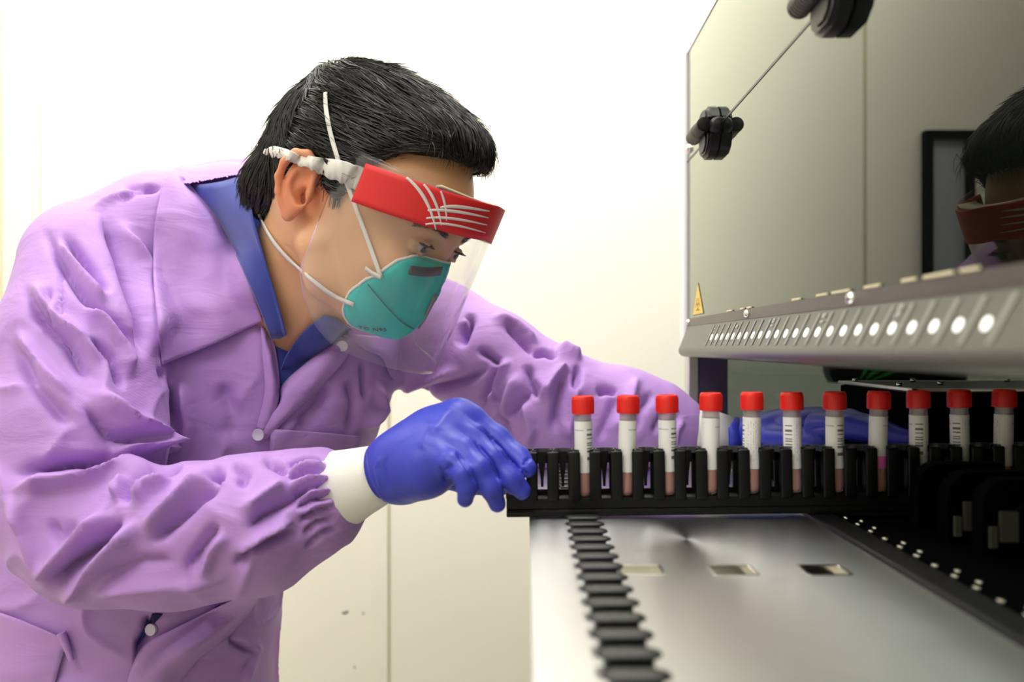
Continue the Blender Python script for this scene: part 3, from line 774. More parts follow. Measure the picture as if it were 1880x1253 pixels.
# ---- skin
f = Field(mm(-180, -200, -100), mm(135, 140, 110), .0019)
f.ell(mm(0, 36, 0), mm(106, 84, 74), k=.0)
f.ell(mm(50, -10, 4), mm(47, 78, 56), k=.03)
f.ell(mm(56, -46, 4), mm(42, 42, 46), k=.025)
f.cap(mm(94, 14, -26), mm(94, 14, 26), .010, .010, k=.012)
for s in (-1, 1):
    f.ell(mm(78 if s > 0 else 64, -28, 38*s), mm(21, 18, 20), k=.02)
    f.chain([mm(5, -42, 56*s, 16), mm(22, -66, 47*s, 15), mm(55, -73, 27*s, 14), mm(78, -75, 0, 14)], k=.02)
    f.ell(mm(108, -2, 31*s), mm(15, 11, 17), k=.010, op='sub')
    f.ell(mm(86, 0, 32*s), mm(12.8, 12.8, 13), k=.002)
f.chain([mm(95, 4, 0, 8), mm(94, -14, 0, 8), mm(94, -30, 0, 10)], k=.012)
for s in (-1, 1): f.ell(mm(89, -34, 11*s), mm(9, 8, 7), k=.006)
f.ell(mm(86, -58, 0), mm(13, 16, 24), k=.012)
f.cap(mm(94, -53, -14), mm(94, -53, 14), .005, .005, k=.004); f.cap(mm(93, -63, -12), mm(93, -63, 12), .0055, .0055, k=.004)
# eyelid fold + slit
for s in (-1, 1):
    f.chain([mm(92, 2, 44*s, 2.2), mm(100.5, 4, 33*s, 2.4), mm(98, 0, 21*s, 2.2)], k=.002)
    f.chain([mm(92, -3, 44*s, 2.0), mm(98.5, -7, 33*s, 2.0), mm(97, -3, 21*s, 2.0)], k=.002)
nb_ = W2H(W(488, 590, .955)); nb2 = W2H(W(440, 700, 1.0))
f.chain([mm(-28, -20, 0, 60), (*((np.array(mm(-36, -58, 0))+nb_)/2), .054), (*nb_, .054), (*nb2, .075)], k=.025)
# larynx / front of throat
th1 = W2H(W(585, 600, .93)); th2 = W2H(W(525, 660, .95)); 
f.chain([(*mm(12, -66, 0), .028), (*th2, .026)], k=.03)
# ear (right, seen) modelled as dish with helix, antihelix, tragus, lobe
def ear(s):
    A = np.array(mm(-14, 4, 72*s)); o = lambda a, u, c: tuple(A+np.array([a, u, c*s])/1000)
    f.ell(o(-6, 2, 6), mm(17, 28, 7), k=.004)
    f.ell(o(-3, 5, 15), mm(12, 20, 9), k=.003, op='sub')
    f.ell(o(2, -4, 9), mm(8, 9, 10), k=.003, op='sub')
    rim = [(8, 16, 6), (6, 28, 9), (-4, 33, 12), (-16, 29, 14), (-23, 17, 15), (-24, 3, 14), (-20, -10, 12), (-14, -19, 9)]
    rr = [2.6, 3.2, 3.6, 3.8, 3.8, 3.6, 3.3, 3.5]
    f.chain([(*o(*p), r/1000) for p, r in zip(rim, rr)], k=.0025)
    anti = [(-4, 22, 8), (-12, 14, 10), (-14, 2, 10), (-10, -9, 9), (-3, -13, 8)]
    f.chain([(*o(*p), .0026) for p in anti], k=.003)
    f.ell(o(-7, -23, 5), mm(8, 10, 5), k=.005)
    f.ell(o(7, -2, 5), mm(4.5, 7, 4), k=.004)
    f.ell(o(3, -6, 3), mm(5, 5, 7), k=.002, op='sub')
ear(1); ear(-1)
V, F = f.nets(); V = H2W(V); Vs, Fs = V, F
body = link('body', npmesh('body', V, F[:, ::-1] if False else F), M_skin, None, True); keep(body, man)
bm = bmesh.new(); bm.from_mesh(body.data); bmesh.ops.recalc_face_normals(bm, faces=bm.faces); bmesh.ops.smooth_vert(bm, verts=bm.verts, factor=.4, use_axis_x=True, use_axis_y=True, use_axis_z=True); bm.to_mesh(body.data); bm.free(); body.data.shade_smooth()
T_skin = bvh(V, F)
# ears are redder than the cheek
N_, L_ = nodes(M_skin); b_ = N_['Principled BSDF']; src_ = b_.inputs['Base Color'].links[0].from_socket
tc_ = N_['Texture Coordinate']; vd = N_.new('ShaderNodeVectorMath'); vd.operation = 'DISTANCE'; L_.new(tc_.outputs['Object'], vd.inputs[0])
vd.inputs[1].default_value = tuple(H2W(mm(-22, 4, 84)))
mr_ = N_.new('ShaderNodeMapRange'); mr_.inputs[1].default_value = .022; mr_.inputs[2].default_value = .046; mr_.inputs[3].default_value = .6; mr_.inputs[4].default_value = 0; L_.new(vd.outputs['Value'], mr_.inputs[0])
mx_ = N_.new('ShaderNodeMix'); mx_.data_type = 'RGBA'; mx_.inputs[7].default_value = (*s2l((226, 118, 82)), 1); L_.new(mr_.outputs[0], mx_.inputs[0]); L_.new(src_, mx_.inputs[6]); L_.new(mx_.outputs[2], b_.inputs['Base Color'])
# ---- eyes
for s, nm in ((1, 'eye'), (-1, 'eye')):
    c = Vector(H2W(mm(87.4, 0, 32*s))); look = (hF*.92-hU*.32+hS*(-.10)).normalized()
    e = keep(MB().lathe([(.0001, -.0125), (.006, -.011), (.011, -.006), (.0125, 0), (.011, .006), (.0075, .0100), (.0001, .0125)], c, 28, look).build(nm, M_eye, None, True), body)
    keep(MB().lathe([(.0058, .0108), (.0050, .0121), (.0030, .0130), (.0001, .0134)], c, 24, look).build('iris', M_iris, None, True), e)
# ---- hair
def hair_field(h, extra=0.0):
    g = Field(mm(-165, -85, -115), mm(150, 175, 115), h)
    e = extra
    g.ell(mm(-4, 46, 0), (.114+e, .089+e, .083+e), k=0)
    g.ell(mm(52, 90, 0), (.050+e, .036+e, .060+e), k=.02)
    g.ell(mm(-15, 100, 5), (.070+e, .037+e, .060+e), k=.02)
    g.ell(mm(-84, -8, 0), (.044+e, .048+e, .056+e), k=.02)
    g.ell(mm(10, 10, 0), (.030+e, .045+e, .080+e), k=.01)
    X, Y, Z = g.grid()
    kp = np.interp(X, [-.130, -.070, -.050, -.036, -.030, 0, .004, .020, .034, .055, .085, .12], [-.052, -.058, -.030, .020, .036, .036, .012, .006, .050, .070, .082, .084])
    d = (kp[:, None, None]-Y[None, :, None])*.75+0*Z[None, None, :]
    a = g.f; k = .012; hh = np.clip(k-np.abs(a-d), 0, None)/k; g.f = np.maximum(a, d)+hh*hh*k*.25
    return g
g = hair_field(.0026)
Vh, Fh = g.nets()
# comb-like relief
pn = np.array([noise.noise(Vector((v[0]*22, v[1]*60, v[2]*75))) for v in Vh]); 
cen = np.array(mm(0, 30, 0)); nr = Vh-cen; nr /= np.linalg.norm(nr, axis=1, keepdims=True)
Vh2 = Vh+nr*(pn[:, None]*.0030)
hair = link('hair', npmesh('hair', H2W(Vh2), Fh), M_hairb, None, True); keep(hair, man)
bm = bmesh.new(); bm.from_mesh(hair.data); bmesh.ops.recalc_face_normals(bm, faces=bm.faces); bm.to_mesh(hair.data); bm.free(); hair.data.shade_smooth()
T_hair_l = bvh(Vh2, Fh)
T_hair = bvh(H2W(Vh2), Fh)
# strands (local walk on the hair surface)
wh = Vector(mm(-78, 118, 10))
fc = Vh2[Fh].mean(1); sel = rng.choice(len(fc), 7000, replace=False)
SV = []; SF = []
def strand(pts, r0, base):
    n = len(pts)
    for i, p in enumerate(pts):
        t = pts[min(i+1, n-1)]-pts[max(i-1, 0)]; t.normalize(); a = t.orthogonal().normalized(); b = t.cross(a)
        r = r0*(1-.8*(i/(n-1))**2)
        for k in range(3): SV.append(p+a*r*math.cos(k*2.094)+b*r*math.sin(k*2.094))
    for i in range(n-1):
        for k in range(3): SF.append((base+i*3+k, base+i*3+(k+1) % 3, base+i*3+3+(k+1) % 3, base+i*3+3+k))
for si in sel:
    p = Vector(fc[si])
    if p.y < .01 and p.x > -.03 and random.random() < .6: continue
    pts = []; L = random.uniform(.022, .048); st = L/7; lift = random.uniform(.0, .003) if random.random() < .80 else random.uniform(.003, .007)
    rj = Vector((random.gauss(0, .12), random.gauss(0, .12), random.gauss(0, .12)))
    for i in range(8):
        loc, nrm_, idx, dd = T_hair_l.find_nearest(p)
        if loc is None: break
        if nrm_.dot(loc-Vector(cen)) < 0: nrm_ = -nrm_
        q = loc+nrm_*(.0006+lift*(i/7)**1.5+.001)
        pts.append(q)
        d = (q-wh); d = d.normalized()
        if q.x > -.055 and q.y > .0: d = (d*.35+Vector((.9, .15 if q.y < .10 else -.12, 0))).normalized()
        if q.x > .085: d = (d+Vector((0, -.9, 0))).normalized()
        d = (d-nrm_*d.dot(nrm_)); d = (d+rj)
        if d.length < 1e-4: break
        p = q+d.normalized()*st
        if nrm_.y < -.75: 
            pts = pts if len(pts) > 4 else []
            break
    if len(pts) >= 5: strand([Vector(H2W(q)) for q in pts], random.choice([.0003, .00045, .0006, .0009]), len(SV))
hs = link('hair_strands', npmesh('hair_strands', np.array([tuple(v) for v in SV]), np.array(SF)), M_hair, None, True); hs['kind'] = 'stuff'; keep(hs, hair)
# fringe wisps and eyebrows
SV.clear(); SF.clear()
for i in range(150):
    s0 = random.uniform(-.06, .062); p = Vector((.090+random.uniform(-.014, .010)-abs(s0)*.25, .098+random.uniform(-.01, .012), s0)); pts = []
    d = Vector((.55, -.25, random.gauss(0, .25)))
    for k in range(8):
        pts.append(Vector(H2W(p))); p = p+d.normalized()*random.uniform(.0022, .0040); d = d+Vector((-.07, -.16, 0))
    strand(pts, .00032, len(SV))
for i in range(150):   # side and nape ends
    x = random.choice([random.uniform(-.12, -.045)]*3+[random.uniform(.0, .03)])
    y = -.046 if x < -.04 else .010
    loc, n_, idx, dd = T_hair_l.find_nearest(Vector((x, y, .075)))
    pts = []; p = loc+n_*.001; d = Vector((-.15 if x < 0 else .1, -1, random.gauss(-.1, .15)))
    for k in range(6): pts.append(Vector(H2W(p))); p = p+d.normalized()*.0022
    strand(pts, .00035, len(SV))
o = link('hair_wisps', npmesh('hair_wisps', np.array([tuple(v) for v in SV]), np.array(SF)), M_hair, None, True); o['kind'] = 'stuff'; keep(o, hair)
SV.clear(); SF.clear()
T_sk_l = bvh(W2H(Vs), Fs)
for sgn in (1, -1):
    for i in range(170):
        u = random.random(); p = Vector(mm(106-14*u*u, 15+5*math.sin(u*2.6)+random.uniform(-2.5, 2.5), (14+34*u)*sgn))
        loc, n_, idx, dd = T_sk_l.find_nearest(p); pts = []; q = loc
        for k in range(5): pts.append(Vector(H2W(q+n_*(.0005+.0004*k)*(1 if n_.x > 0 else -1)))); q = q+Vector((-.0004, .0006-.0009*u, .0017*sgn))
        strand(pts, .0003, len(SV))
    for i in range(26):    # lashes
        u = i/25; p = Vector(mm(101.5-7*abs(u-.4), 3.5, (22+21*u)*sgn)); pts = []
        for k in range(5): pts.append(Vector(H2W(p))); p = p+Vector((.0016, -.0009+.0003*k, .0004*sgn))
        strand(pts, .00030, len(SV))
o = link('eyebrows', npmesh('eyebrows', np.array([tuple(v) for v in SV]), np.array(SF)), M_hair, None, True); o['kind'] = 'stuff'; keep(o, hair)

# ---- gown
PX = lambda px, Y: px/FPX*Y
def wp(px, py, Y, rpx): return (*W(px, py, Y), PX(rpx, Y))
f = Field((-.78, .60, .55), (.22, 1.20, 1.50), .0056)
def torso_prims(f, sh=0):
    f.chain([(*wp(172, 474, .90, 112)[:3], PX(112, .90)-sh), (*wp(300, 440, .95, 112)[:3], PX(112, .95)-sh), (*wp(420, 424, 1.00, 110)[:3], PX(110, 1.0)-sh), (*wp(640, 520, 1.04, 100)[:3], PX(100, 1.04)-sh), (*wp(815, 620, 1.05, 98)[:3], PX(96, 1.05)-sh)], k=.03)
    f.ell(W(430, 680, .99), (PX(292, .99)-sh, .125-sh, PX(262, .99)-sh), k=.05)
    f.ell(W(300, 760, .98), (PX(270, .98)-sh, .13-sh, PX(300, .98)-sh), k=.05)
    f.ell(W(238, 1010, .97), (PX(272, .97)-sh, .14-sh, PX(330, .97)-sh), k=.05)
    f.ell(W(232, 1350, .97), (PX(272, .97)-sh, .15-sh, PX(420, .97)-sh), k=.05)
torso_prims(f)
f.chain([wp(815, 622, 1.05, 96), wp(900, 668, 1.02, 96), wp(1000, 752, 1.0, 112), wp(1075, 775, .995, 100), wp(1150, 778, .99, 94), wp(1225, 778, .985, 62), wp(1262, 785, .98, 40)], k=.02)
f.chain([wp(150, 492, .87, 106), wp(148, 640, .82, 140), wp(146, 800, .78, 148), wp(146, 920, .755, 142), wp(172, 985, .74, 122)], k=.014)
f.chain([wp(172, 985, .74, 126), wp(330, 985, .725, 128), wp(470, 960, .72, 118), wp(570, 925, .73, 92), wp(597, 915, .735, 76)], k=.014)
# flat bottom hem
X, Y, Z = f.grid(); f.f = np.maximum(f.f, (.60-Z)[None, None, :]+0*f.f)
V, F = f.nets(); V, F, N = subdiv(V, F, 1)
BR = (.60, .90)   # depth range of near arm
ST = [
 # shoulder / upper arm (near)
 ([(184, 380), (225, 470), (262, 579), (262, 665)], 11, -11, 'c', (.6, .93)),
 ([(214, 400), (258, 480), (285, 580), (285, 660)], 13, 8, 'c', (.6, .98)),
 ([(112, 425), (161, 485), (206, 537)], 9, -9), ([(100, 440), (150, 505), (200, 560)], 10, 6),
 ([(75, 410), (112, 481), (157, 545), (236, 616), (266, 668)], 9, -8),
 ([(41, 522), (75, 590), (127, 639), (150, 680), (187, 710)], 10, -9, 'c', BR), ([(55, 510), (95, 575), (150, 625), (190, 690)], 12, 7, 'c', BR),
 ([(86, 522), (88, 560), (92, 600)], 6, -5), ([(112, 485), (110, 540), (112, 600)], 4, -3),
 ([(210, 372), (250, 352), (300, 345)], 7, -5), ([(225, 346), (260, 345), (296, 348)], 6, -4), ([(160, 385), (220, 360), (290, 335)], 8, 4),
 ([(150, 560), (190, 590), (220, 640), (245, 700)], 12, 7, 'c', BR), ([(160, 620), (200, 660), (225, 720)], 8, -7, 'c', BR),
 ([(20, 620), (60, 700), (110, 760), (150, 790)], 16, -6, 'c', BR), ([(30, 600), (90, 690), (140, 740)], 14, 6, 'c', BR),
 # elbow folds
 ([(162, 720), (230, 778), (315, 805)], 16, 13, 'c', BR), ([(150, 745), (200, 800), (280, 822)], 10, -6, 'c', BR),
 ([(8, 876), (60, 858), (130, 846), (220, 845), (320, 836)], 11, -17, 'c', BR), ([(10, 905), (80, 885), (160, 880), (240, 868), (310, 852)], 14, 9, 'c', BR),
 ([(200, 835), (260, 825), (322, 800)], 12, 14, 'c', BR),
 ([(226, 930), (250, 898), (285, 872), (340, 858)], 9, -20, 'c', BR), ([(250, 935), (275, 905), (320, 885)], 9, 8, 'c', BR), ([(214, 925), (228, 905), (240, 885)], 8, 8, 'c', BR),
 ([(80, 1095), (120, 1050), (180, 1000), (236, 948)], 11, -15, 'c', BR), ([(60, 1075), (110, 1025), (170, 975), (215, 935)], 16, 9, 'c', BR), ([(105, 1110), (160, 1060), (230, 1000), (262, 950)], 15, 10, 'c', BR),
 ([(20, 900), (50, 980), (75, 1060)], 14, 6, 'c', BR), ([(90, 950), (110, 990), (150, 960)], 12, -5, 'c', BR),
 ([(272, 1004), (320, 960), (361, 922), (412, 886)], 11, -9, 'c', BR), ([(262, 985), (310, 935), (360, 895), (400, 878)], 13, 8, 'c', BR),
 ([(346, 1055), (366, 1010), (386, 980), (404, 955)], 10, -7, 'c', BR), ([(370, 1060), (392, 1010), (420, 975)], 10, 5, 'c', BR),
 ([(426, 1045), (462, 1010), (505, 990), (558, 972)], 10, -9, 'c', BR), ([(430, 1020), (480, 985), (540, 955)], 11, 8, 'c', BR),
 ([(451, 976), (480, 950), (532, 920), (574, 888)], 9, -8, 'c', BR), ([(440, 945), (480, 915), (530, 885)], 12, 7, 'c', BR),
 ([(150, 1085), (230, 1075), (330, 1070), (430, 1060)], 18, 6, 'c', BR), ([(180, 1060), (260, 1030), (330, 1030)], 12, -5, 'c', BR),
 ([(378, 880), (395, 872), (412, 885)], 9, -10, 'c', BR), ([(430, 852), (452, 872), (440, 900)], 10, -6, 'c', BR), ([(485, 845), (510, 858), (530, 872)], 8, -6, 'c', BR),
 # cuff gathers
 ([(599, 849), (560, 848), (525, 858)], 5, -6, 'c', BR), ([(605, 869), (560, 868), (520, 880)], 5, -5, 'c', BR), ([(609, 889), (570, 892), (535, 908)], 5, -6, 'c', BR), ([(615, 911), (575, 916), (540, 935)], 5, -6, 'c', BR),
 ([(619, 931), (580, 940), (545, 960)], 5, -6, 'c', BR), ([(623, 951), (585, 962), (555, 985)], 5, -5, 'c', BR), ([(627, 969), (592, 985), (560, 1010)], 5, -5, 'c', BR),
 ([(601, 859), (560, 857), (530, 868)], 5, 4, 'c', BR), ([(609, 879), (565, 880), (530, 893)], 5, 4, 'c', BR), ([(613, 900), (570, 905), (540, 920)], 5, 4, 'c', BR), ([(617, 921), (578, 928), (548, 946)], 5, 4, 'c', BR),
 # chest panels
 ([(300, 690), (300, 760), (285, 820)], 12, -12, 'c', (.84, 1.1)), ([(330, 690), (345, 780), (330, 850)], 16, 6, 'c', (.84, 1.1)),
 ([(262, 670), (280, 700), (300, 680)], 9, -10, 'c', (.8, 1.1)), ([(400, 700), (430, 760), (420, 820)], 20, -5, 'c', (.84, 1.1)),
 ([(520, 830), (500, 840), (430, 868)], 10, -6, 'c', (.84, 1.1)), ([(600, 700), (585, 745), (540, 790)], 16, -7, 'c', (.84, 1.1)), ([(640, 690), (650, 740), (640, 800)], 12, -6, 'c', (.84, 1.1)),
 ([(690, 700), (700, 750), (665, 790)], 9, 7, 'c', (.84, 1.1)), ([(665, 660), (668, 700), (672, 740)], 7, -6, 'c', (.84, 1.1)),
 # lower skirt
 ([(-5, 1098), (50, 1128), (118, 1162)], 5, -6, 'c', (.84, 1.1)), ([(0, 1120), (60, 1150), (110, 1175)], 8, 4, 'c', (.84, 1.1)),
 ([(118, 1160), (122, 1200), (100, 1260)], 9, -7, 'c', (.84, 1.1)), ([(459, 1081), (400, 1130), (361, 1158), (300, 1200), (238, 1253)], 7, -8, 'c', (.84, 1.1)),
 ([(480, 1085), (430, 1130), (370, 1175), (300, 1225)], 9, 6, 'c', (.84, 1.1)), ([(272, 1120), (272, 1160), (240, 1210), (221, 1262)], 9, -12, 'c', (.84, 1.1)),
 ([(440, 1130), (430, 1180), (470, 1200), (440, 1260)], 8, -5, 'c', (.84, 1.1)), ([(320, 1200), (325, 1240), (330, 1270)], 7, -5, 'c', (.84, 1.1)), ([(480, 1180), (460, 1230), (440, 1262)], 8, 5, 'c', (.84, 1.1)),
 # far (left) arm
 ([(855, 592), (850, 625), (868, 575)], 9, -12, 'c', (.85, 1.2)), ([(878, 643), (900, 655), (921, 672)], 6, -8), ([(919, 671), (904, 704), (878, 750)], 8, -8), ([(935, 660), (918, 700), (895, 745)], 9, 8),
 ([(713, 728), (799, 714), (858, 698), (906, 668)], 8, -9), ([(720, 712), (800, 695), (850, 678)], 12, 6), ([(924, 594), (950, 620), (982, 656)], 7, -7), ([(900, 580), (945, 600), (990, 640)], 9, 6),
 ([(975, 655), (1000, 650), (1022, 660)], 6, -9), ([(968, 671), (975, 700), (988, 735)], 8, -9), ([(1042, 672), (1015, 700), (993, 735)], 8, 9), ([(950, 690), (940, 730), (925, 775)], 12, 7), ([(1020, 640), (1045, 655), (1068, 664)], 8, 7),
 ([(1060, 672), (1056, 700), (1054, 724)], 6, -10), ([(931, 772), (955, 740), (975, 715)], 8, -8), ([(1036, 680), (1024, 740), (1015, 800)], 10, -9), ([(1060, 700), (1050, 760), (1040, 810)], 10, 7),
 ([(1092, 724), (1112, 718), (1135, 722)], 7, -7), ([(1135, 722), (1115, 770), (1095, 815)], 9, -6), ([(1170, 690), (1150, 760), (1120, 800)], 10, 6), ([(1200, 720), (1170, 760), (1160, 800)], 8, -6),
 ([(1240, 740), (1215, 760), (1195, 800)], 6, -5), ([(1250, 755), (1230, 780), (1225, 820)], 5, -5), ([(1255, 770), (1240, 790), (1238, 822)], 4, 4), ([(900, 690), (930, 800), (940, 830)], 9, -6), ([(960, 730), (975, 790), (965, 830)], 9, 6),
]
GAIN = 1.9; V = strokes(V, N, ST); GAIN = 1.0
# soft random crumple
lowf = np.array([noise.noise(Vector((v[0]*11+3, v[1]*9, v[2]*11))) for v in V])
V = V+N*(lowf[:, None]*.0045)
ridg = np.array([(1-abs(noise.noise(Vector((v[0]*14+v[2]*9, v[1]*12, v[2]*13-v[0]*8+5)))*2.2))**3 for v in V])
msk = np.clip(np.array([noise.noise(Vector((v[0]*5, v[1]*5+7, v[2]*5))) for v in V])*2+.5, 0, 1)
V = V+N*((np.clip(ridg, 0, 1)*msk)[:, None]*.0055)
# front opening of the gown
open_poly = [(335, 338), (455, 318), (480, 395), (525, 600), (612, 585), (642, 612), (612, 630), (560, 672), (520, 716), (512, 752), (506, 690), (494, 640), (482, 592), (463, 545), (437, 478), (396, 408)]
cent = V[F].mean(1); pc = topx(cent); fn = N[F].mean(1)
kill = in_poly(pc, open_poly) & (cent[:, 1] > .84) & (fn[:, 1] < .35)
open2 = [(278, 1112), (305, 1108), (296, 1130), (276, 1150)]
Fg = F[~kill]
gown = link('gown', npmesh('gown', V, Fg), M_gown, None, True); keep(gown, man)
T_gown = bvh(V, Fg); T_torso = bvh(V, F[cent[:, 1] > .845])
# ---- shirt beneath
f = Field((-.66, .80, .80), (.06, 1.16, 1.48), .009); torso_prims(f, .013)
Vb, Fb = f.nets(); shirt = link('shirt', npmesh('shirt', Vb, Fb), M_shirt, None, True); keep(shirt, man); T_shirt = bvh(Vb, Fb)

def patch(name, rows, m, parent, trees, thick=.0012, nu=16, nv=22, crum=.0015, smooth_n=4):
    """rows of (px,py,lift_mm[,depth]) draped over what lies behind"""
    G0 = grid_interp([[(p[0], p[1], p[2], p[3] if len(p) > 3 else 0) for p in r] for r in rows], nu, nv)
    D = np.zeros((nv, nu))
    for i in range(nv):
        for j in range(nu):
            px, py, lf, dep = G0[i, j]
            if dep > .05:
                D[i, j] = dep; h = T_skin.ray_cast(Vector((0, 0, CZ)), (W(px, py, 1)-Vector((0, 0, CZ))).normalized())
                if h[0] is not None: D[i, j] = min(dep, h[0].y-.005)
            else:
                p, _ = drape(trees, px, py, 0, .95); D[i, j] = p[1]
    for _ in range(smooth_n):     # keep the sheet from following every dent
        E = np.pad(D, 1, mode='edge'); D2 = (E[:-2, 1:-1]+E[2:, 1:-1]+E[1:-1, :-2]+E[1:-1, 2:]+D)/5; D = np.minimum(D2, D)*.5+D2*.5
    G = np.zeros((nv, nu, 3))
    for i in range(nv):
        for j in range(nu):
            px, py, lf, dep = G0[i, j]; d = D[i, j]-lf/1000
            v = W(px, py, d); d += crum*noise.noise(v*38); G[i, j] = W(px, py, d)
    return keep(sheet(name, G, thick, m), parent)
# big near lapel
patch('collar', [[(300, 332, 7), (318, 322, 9), (334, 322, 6)], [(284, 415, 9), (345, 398, 17), (402, 402, 7)], [(282, 510, 9), (365, 490, 19), (441, 476, 7)], [(290, 600, 9), (385, 570, 18), (466, 542, 6)], [(298, 670, 9), (392, 632, 11), (482, 590, 5)]], M_gown, gown, [T_gown, T_shirt, T_skin], crum=.004, nu=28, nv=34)
# back of the collar standing behind the neck
patch('collar_back', [[(330, 322, 0, .955), (360, 303, 0, .98), (410, 293, 0, 1.00), (474, 291, 0, .99)], [(338, 328, 0, .95), (368, 318, 0, .96), (420, 316, 0, .97), (474, 312, 0, .96)], [(348, 340, 0, .93), (390, 338, 0, .94), (430, 336, 0, .94), (470, 332, 0, .935)]], M_gown, gown, [T_gown], smooth_n=0, crum=.003)
# far lapel and far collar leaf
patch('collar', [[(636, 612, 6), (690, 618, 8), (738, 614, 6)], [(668, 640, 8), (700, 645, 12), (731, 640, 8)], [(700, 655, 7), (715, 662, 10), (728, 664, 8)], [(716, 690, 6), (721, 695, 7), (725, 698, 6)]], M_gown, gown, [T_gown, T_shirt], crum=.002)
patch('front_placket', [[(612, 622, 4), (628, 620, 8), (643, 626, 4)], [(566, 664, 5), (600, 665, 11), (634, 660, 5)], [(520, 706, 5), (552, 725, 10), (585, 715, 5)], [(512, 745, 5), (528, 756, 8), (545, 752, 5)], [(463, 800, 3), (476, 806, 5), (490, 806, 3)]], M_gown, gown, [T_gown, T_shirt], crum=.002)
patch('front_placket', [[(478, 586, 4), (486, 584, 6), (492, 588, 4)], [(482, 650, 4), (496, 652, 7), (507, 650, 4)], [(486, 720, 4), (500, 722, 7), (513, 720, 4)], [(470, 790, 3), (482, 795, 5), (498, 780, 3)]], M_gown, gown, [T_gown, T_shirt], crum=.001)
patch('shirt_gap', [[(279, 1128, 2), (289, 1127, 2.5), (299, 1128, 2)], [(276, 1138, 2), (283, 1138, 2.5), (290, 1138, 2)], [(272, 1150, 2), (275, 1152, 2.5), (279, 1150, 2)]], mat('shaded_shirt_cotton', (24, 26, 74), .9), shirt, [T_gown], crum=0, nu=8, nv=8)  # gap drawn as a patch on the gown, its shade put into darker shirt colour
# breast pocket, lower panels
patch('pocket', [[(497, 788, 4), (570, 793, 7), (664, 802, 4)], [(496, 815, 4), (570, 822, 6), (655, 825, 4)], [(492, 850, 3), (560, 855, 5), (630, 860, 3)]], M_gown, gown, [T_torso], crum=.001)
patch('skirt_pocket', [[(-40, 1112, 4), (40, 1140, 7), (124, 1176, 4)], [(-40, 1180, 4), (30, 1200, 6), (112, 1215, 4)], [(-40, 1300, 4), (20, 1300, 5), (88, 1300, 4)]], M_gown, gown, [T_gown], crum=.002)
patch('skirt_flap', [[(452, 1092, 4), (470, 1086, 5), (484, 1082, 3)], [(330, 1150, 5), (390, 1155, 12), (440, 1150, 5)], [(258, 1195, 5), (320, 1205, 14), (360, 1215, 5)], [(222, 1290, 5), (270, 1290, 10), (310, 1290, 5)]], M_gown, gown, [T_gown], crum=.003)
pt, nn = drape([T_gown], 124, 1168, .002)
keep(MB().cyl(pt+Vector((-.004, -.004, .004)), pt+Vector((.006, -.004, -.022)), .004, 14, .0025).build('waist_tie', M_gown, None, True), gown)
# blue shirt collar
patch('shirt_collar', [[(346, 342, 4, .935), (405, 334, 10, .915), (460, 318, 10, .90)], [(396, 398, 6, .925), (430, 395, 10, .885), (463, 392, 9, .852)], [(434, 470, 6, .915), (460, 466, 10, .875), (481, 460, 8, .842)], [(472, 555, 6, .905), (490, 552, 8, .875), (507, 548, 6, .848)], [(498, 622, 4, .91), (512, 622, 6, .89), (526, 616, 4, .865)]], M_shirt, shirt, [T_shirt], smooth_n=0, crum=.002)
patch('shirt_collar', [[(594, 580, 2, .90), (620, 588, 4, .91), (646, 606, 2, .925)], [(560, 606, 2, .89), (585, 626, 4, .905), (614, 640, 2, .925)], [(528, 650, 2, .88), (545, 668, 4, .90), (568, 680, 2, .93)], [(513, 690, 2, .90), (518, 705, 2, .92), (522, 722, 2, .935)]], M_shirt, shirt, [T_shirt], smooth_n=0, crum=.002)
# buttons
for px, py in ((485, 597), (628, 636), (474, 799), (277, 1157)):
    p, n = drape([T_gown, T_shirt], px, py, .010)
    keep(MB().lathe([(.0001, -.0015), (.0058, -.0015), (.0062, 0), (.0056, .0014), (.0042, .0010), (.0001, .0010)], p, 24, (Vector((0, -1, 0))+n*.3).normalized()).build('button', M_button, None, True), gown)
# knit cuffs
def cuffrings(pts):
    R = []
    for i, (px, py, Y, rv, rd) in enumerate(pts):
        c = W(px, py, Y); a = W(*pts[max(i-1, 0)][:3]); b = W(*pts[min(i+1, len(pts)-1)][:3]); R.append((c, b-a, PX(rv, Y), rd, (0, 0, 1)))
    return R
keep(loft('cuff', cuffrings([(594, 911, .735, 72, .031), (600, 910, .735, 80, .035), (606, 907, .734, 79, .034), (625, 899, .730, 72, .031), (655, 887, .722, 63, .028), (690, 874, .712, 55, .025), (712, 866, .707, 50, .023)]), M_cuff), gown)
keep(loft('cuff', cuffrings([(1255, 786, .98, 36, .025), (1264, 786, .98, 44, .028), (1276, 787, .978, 43, .027), (1310, 790, .97, 34, .024), (1345, 797, .965, 29, .022)]), M_cuff), gown)
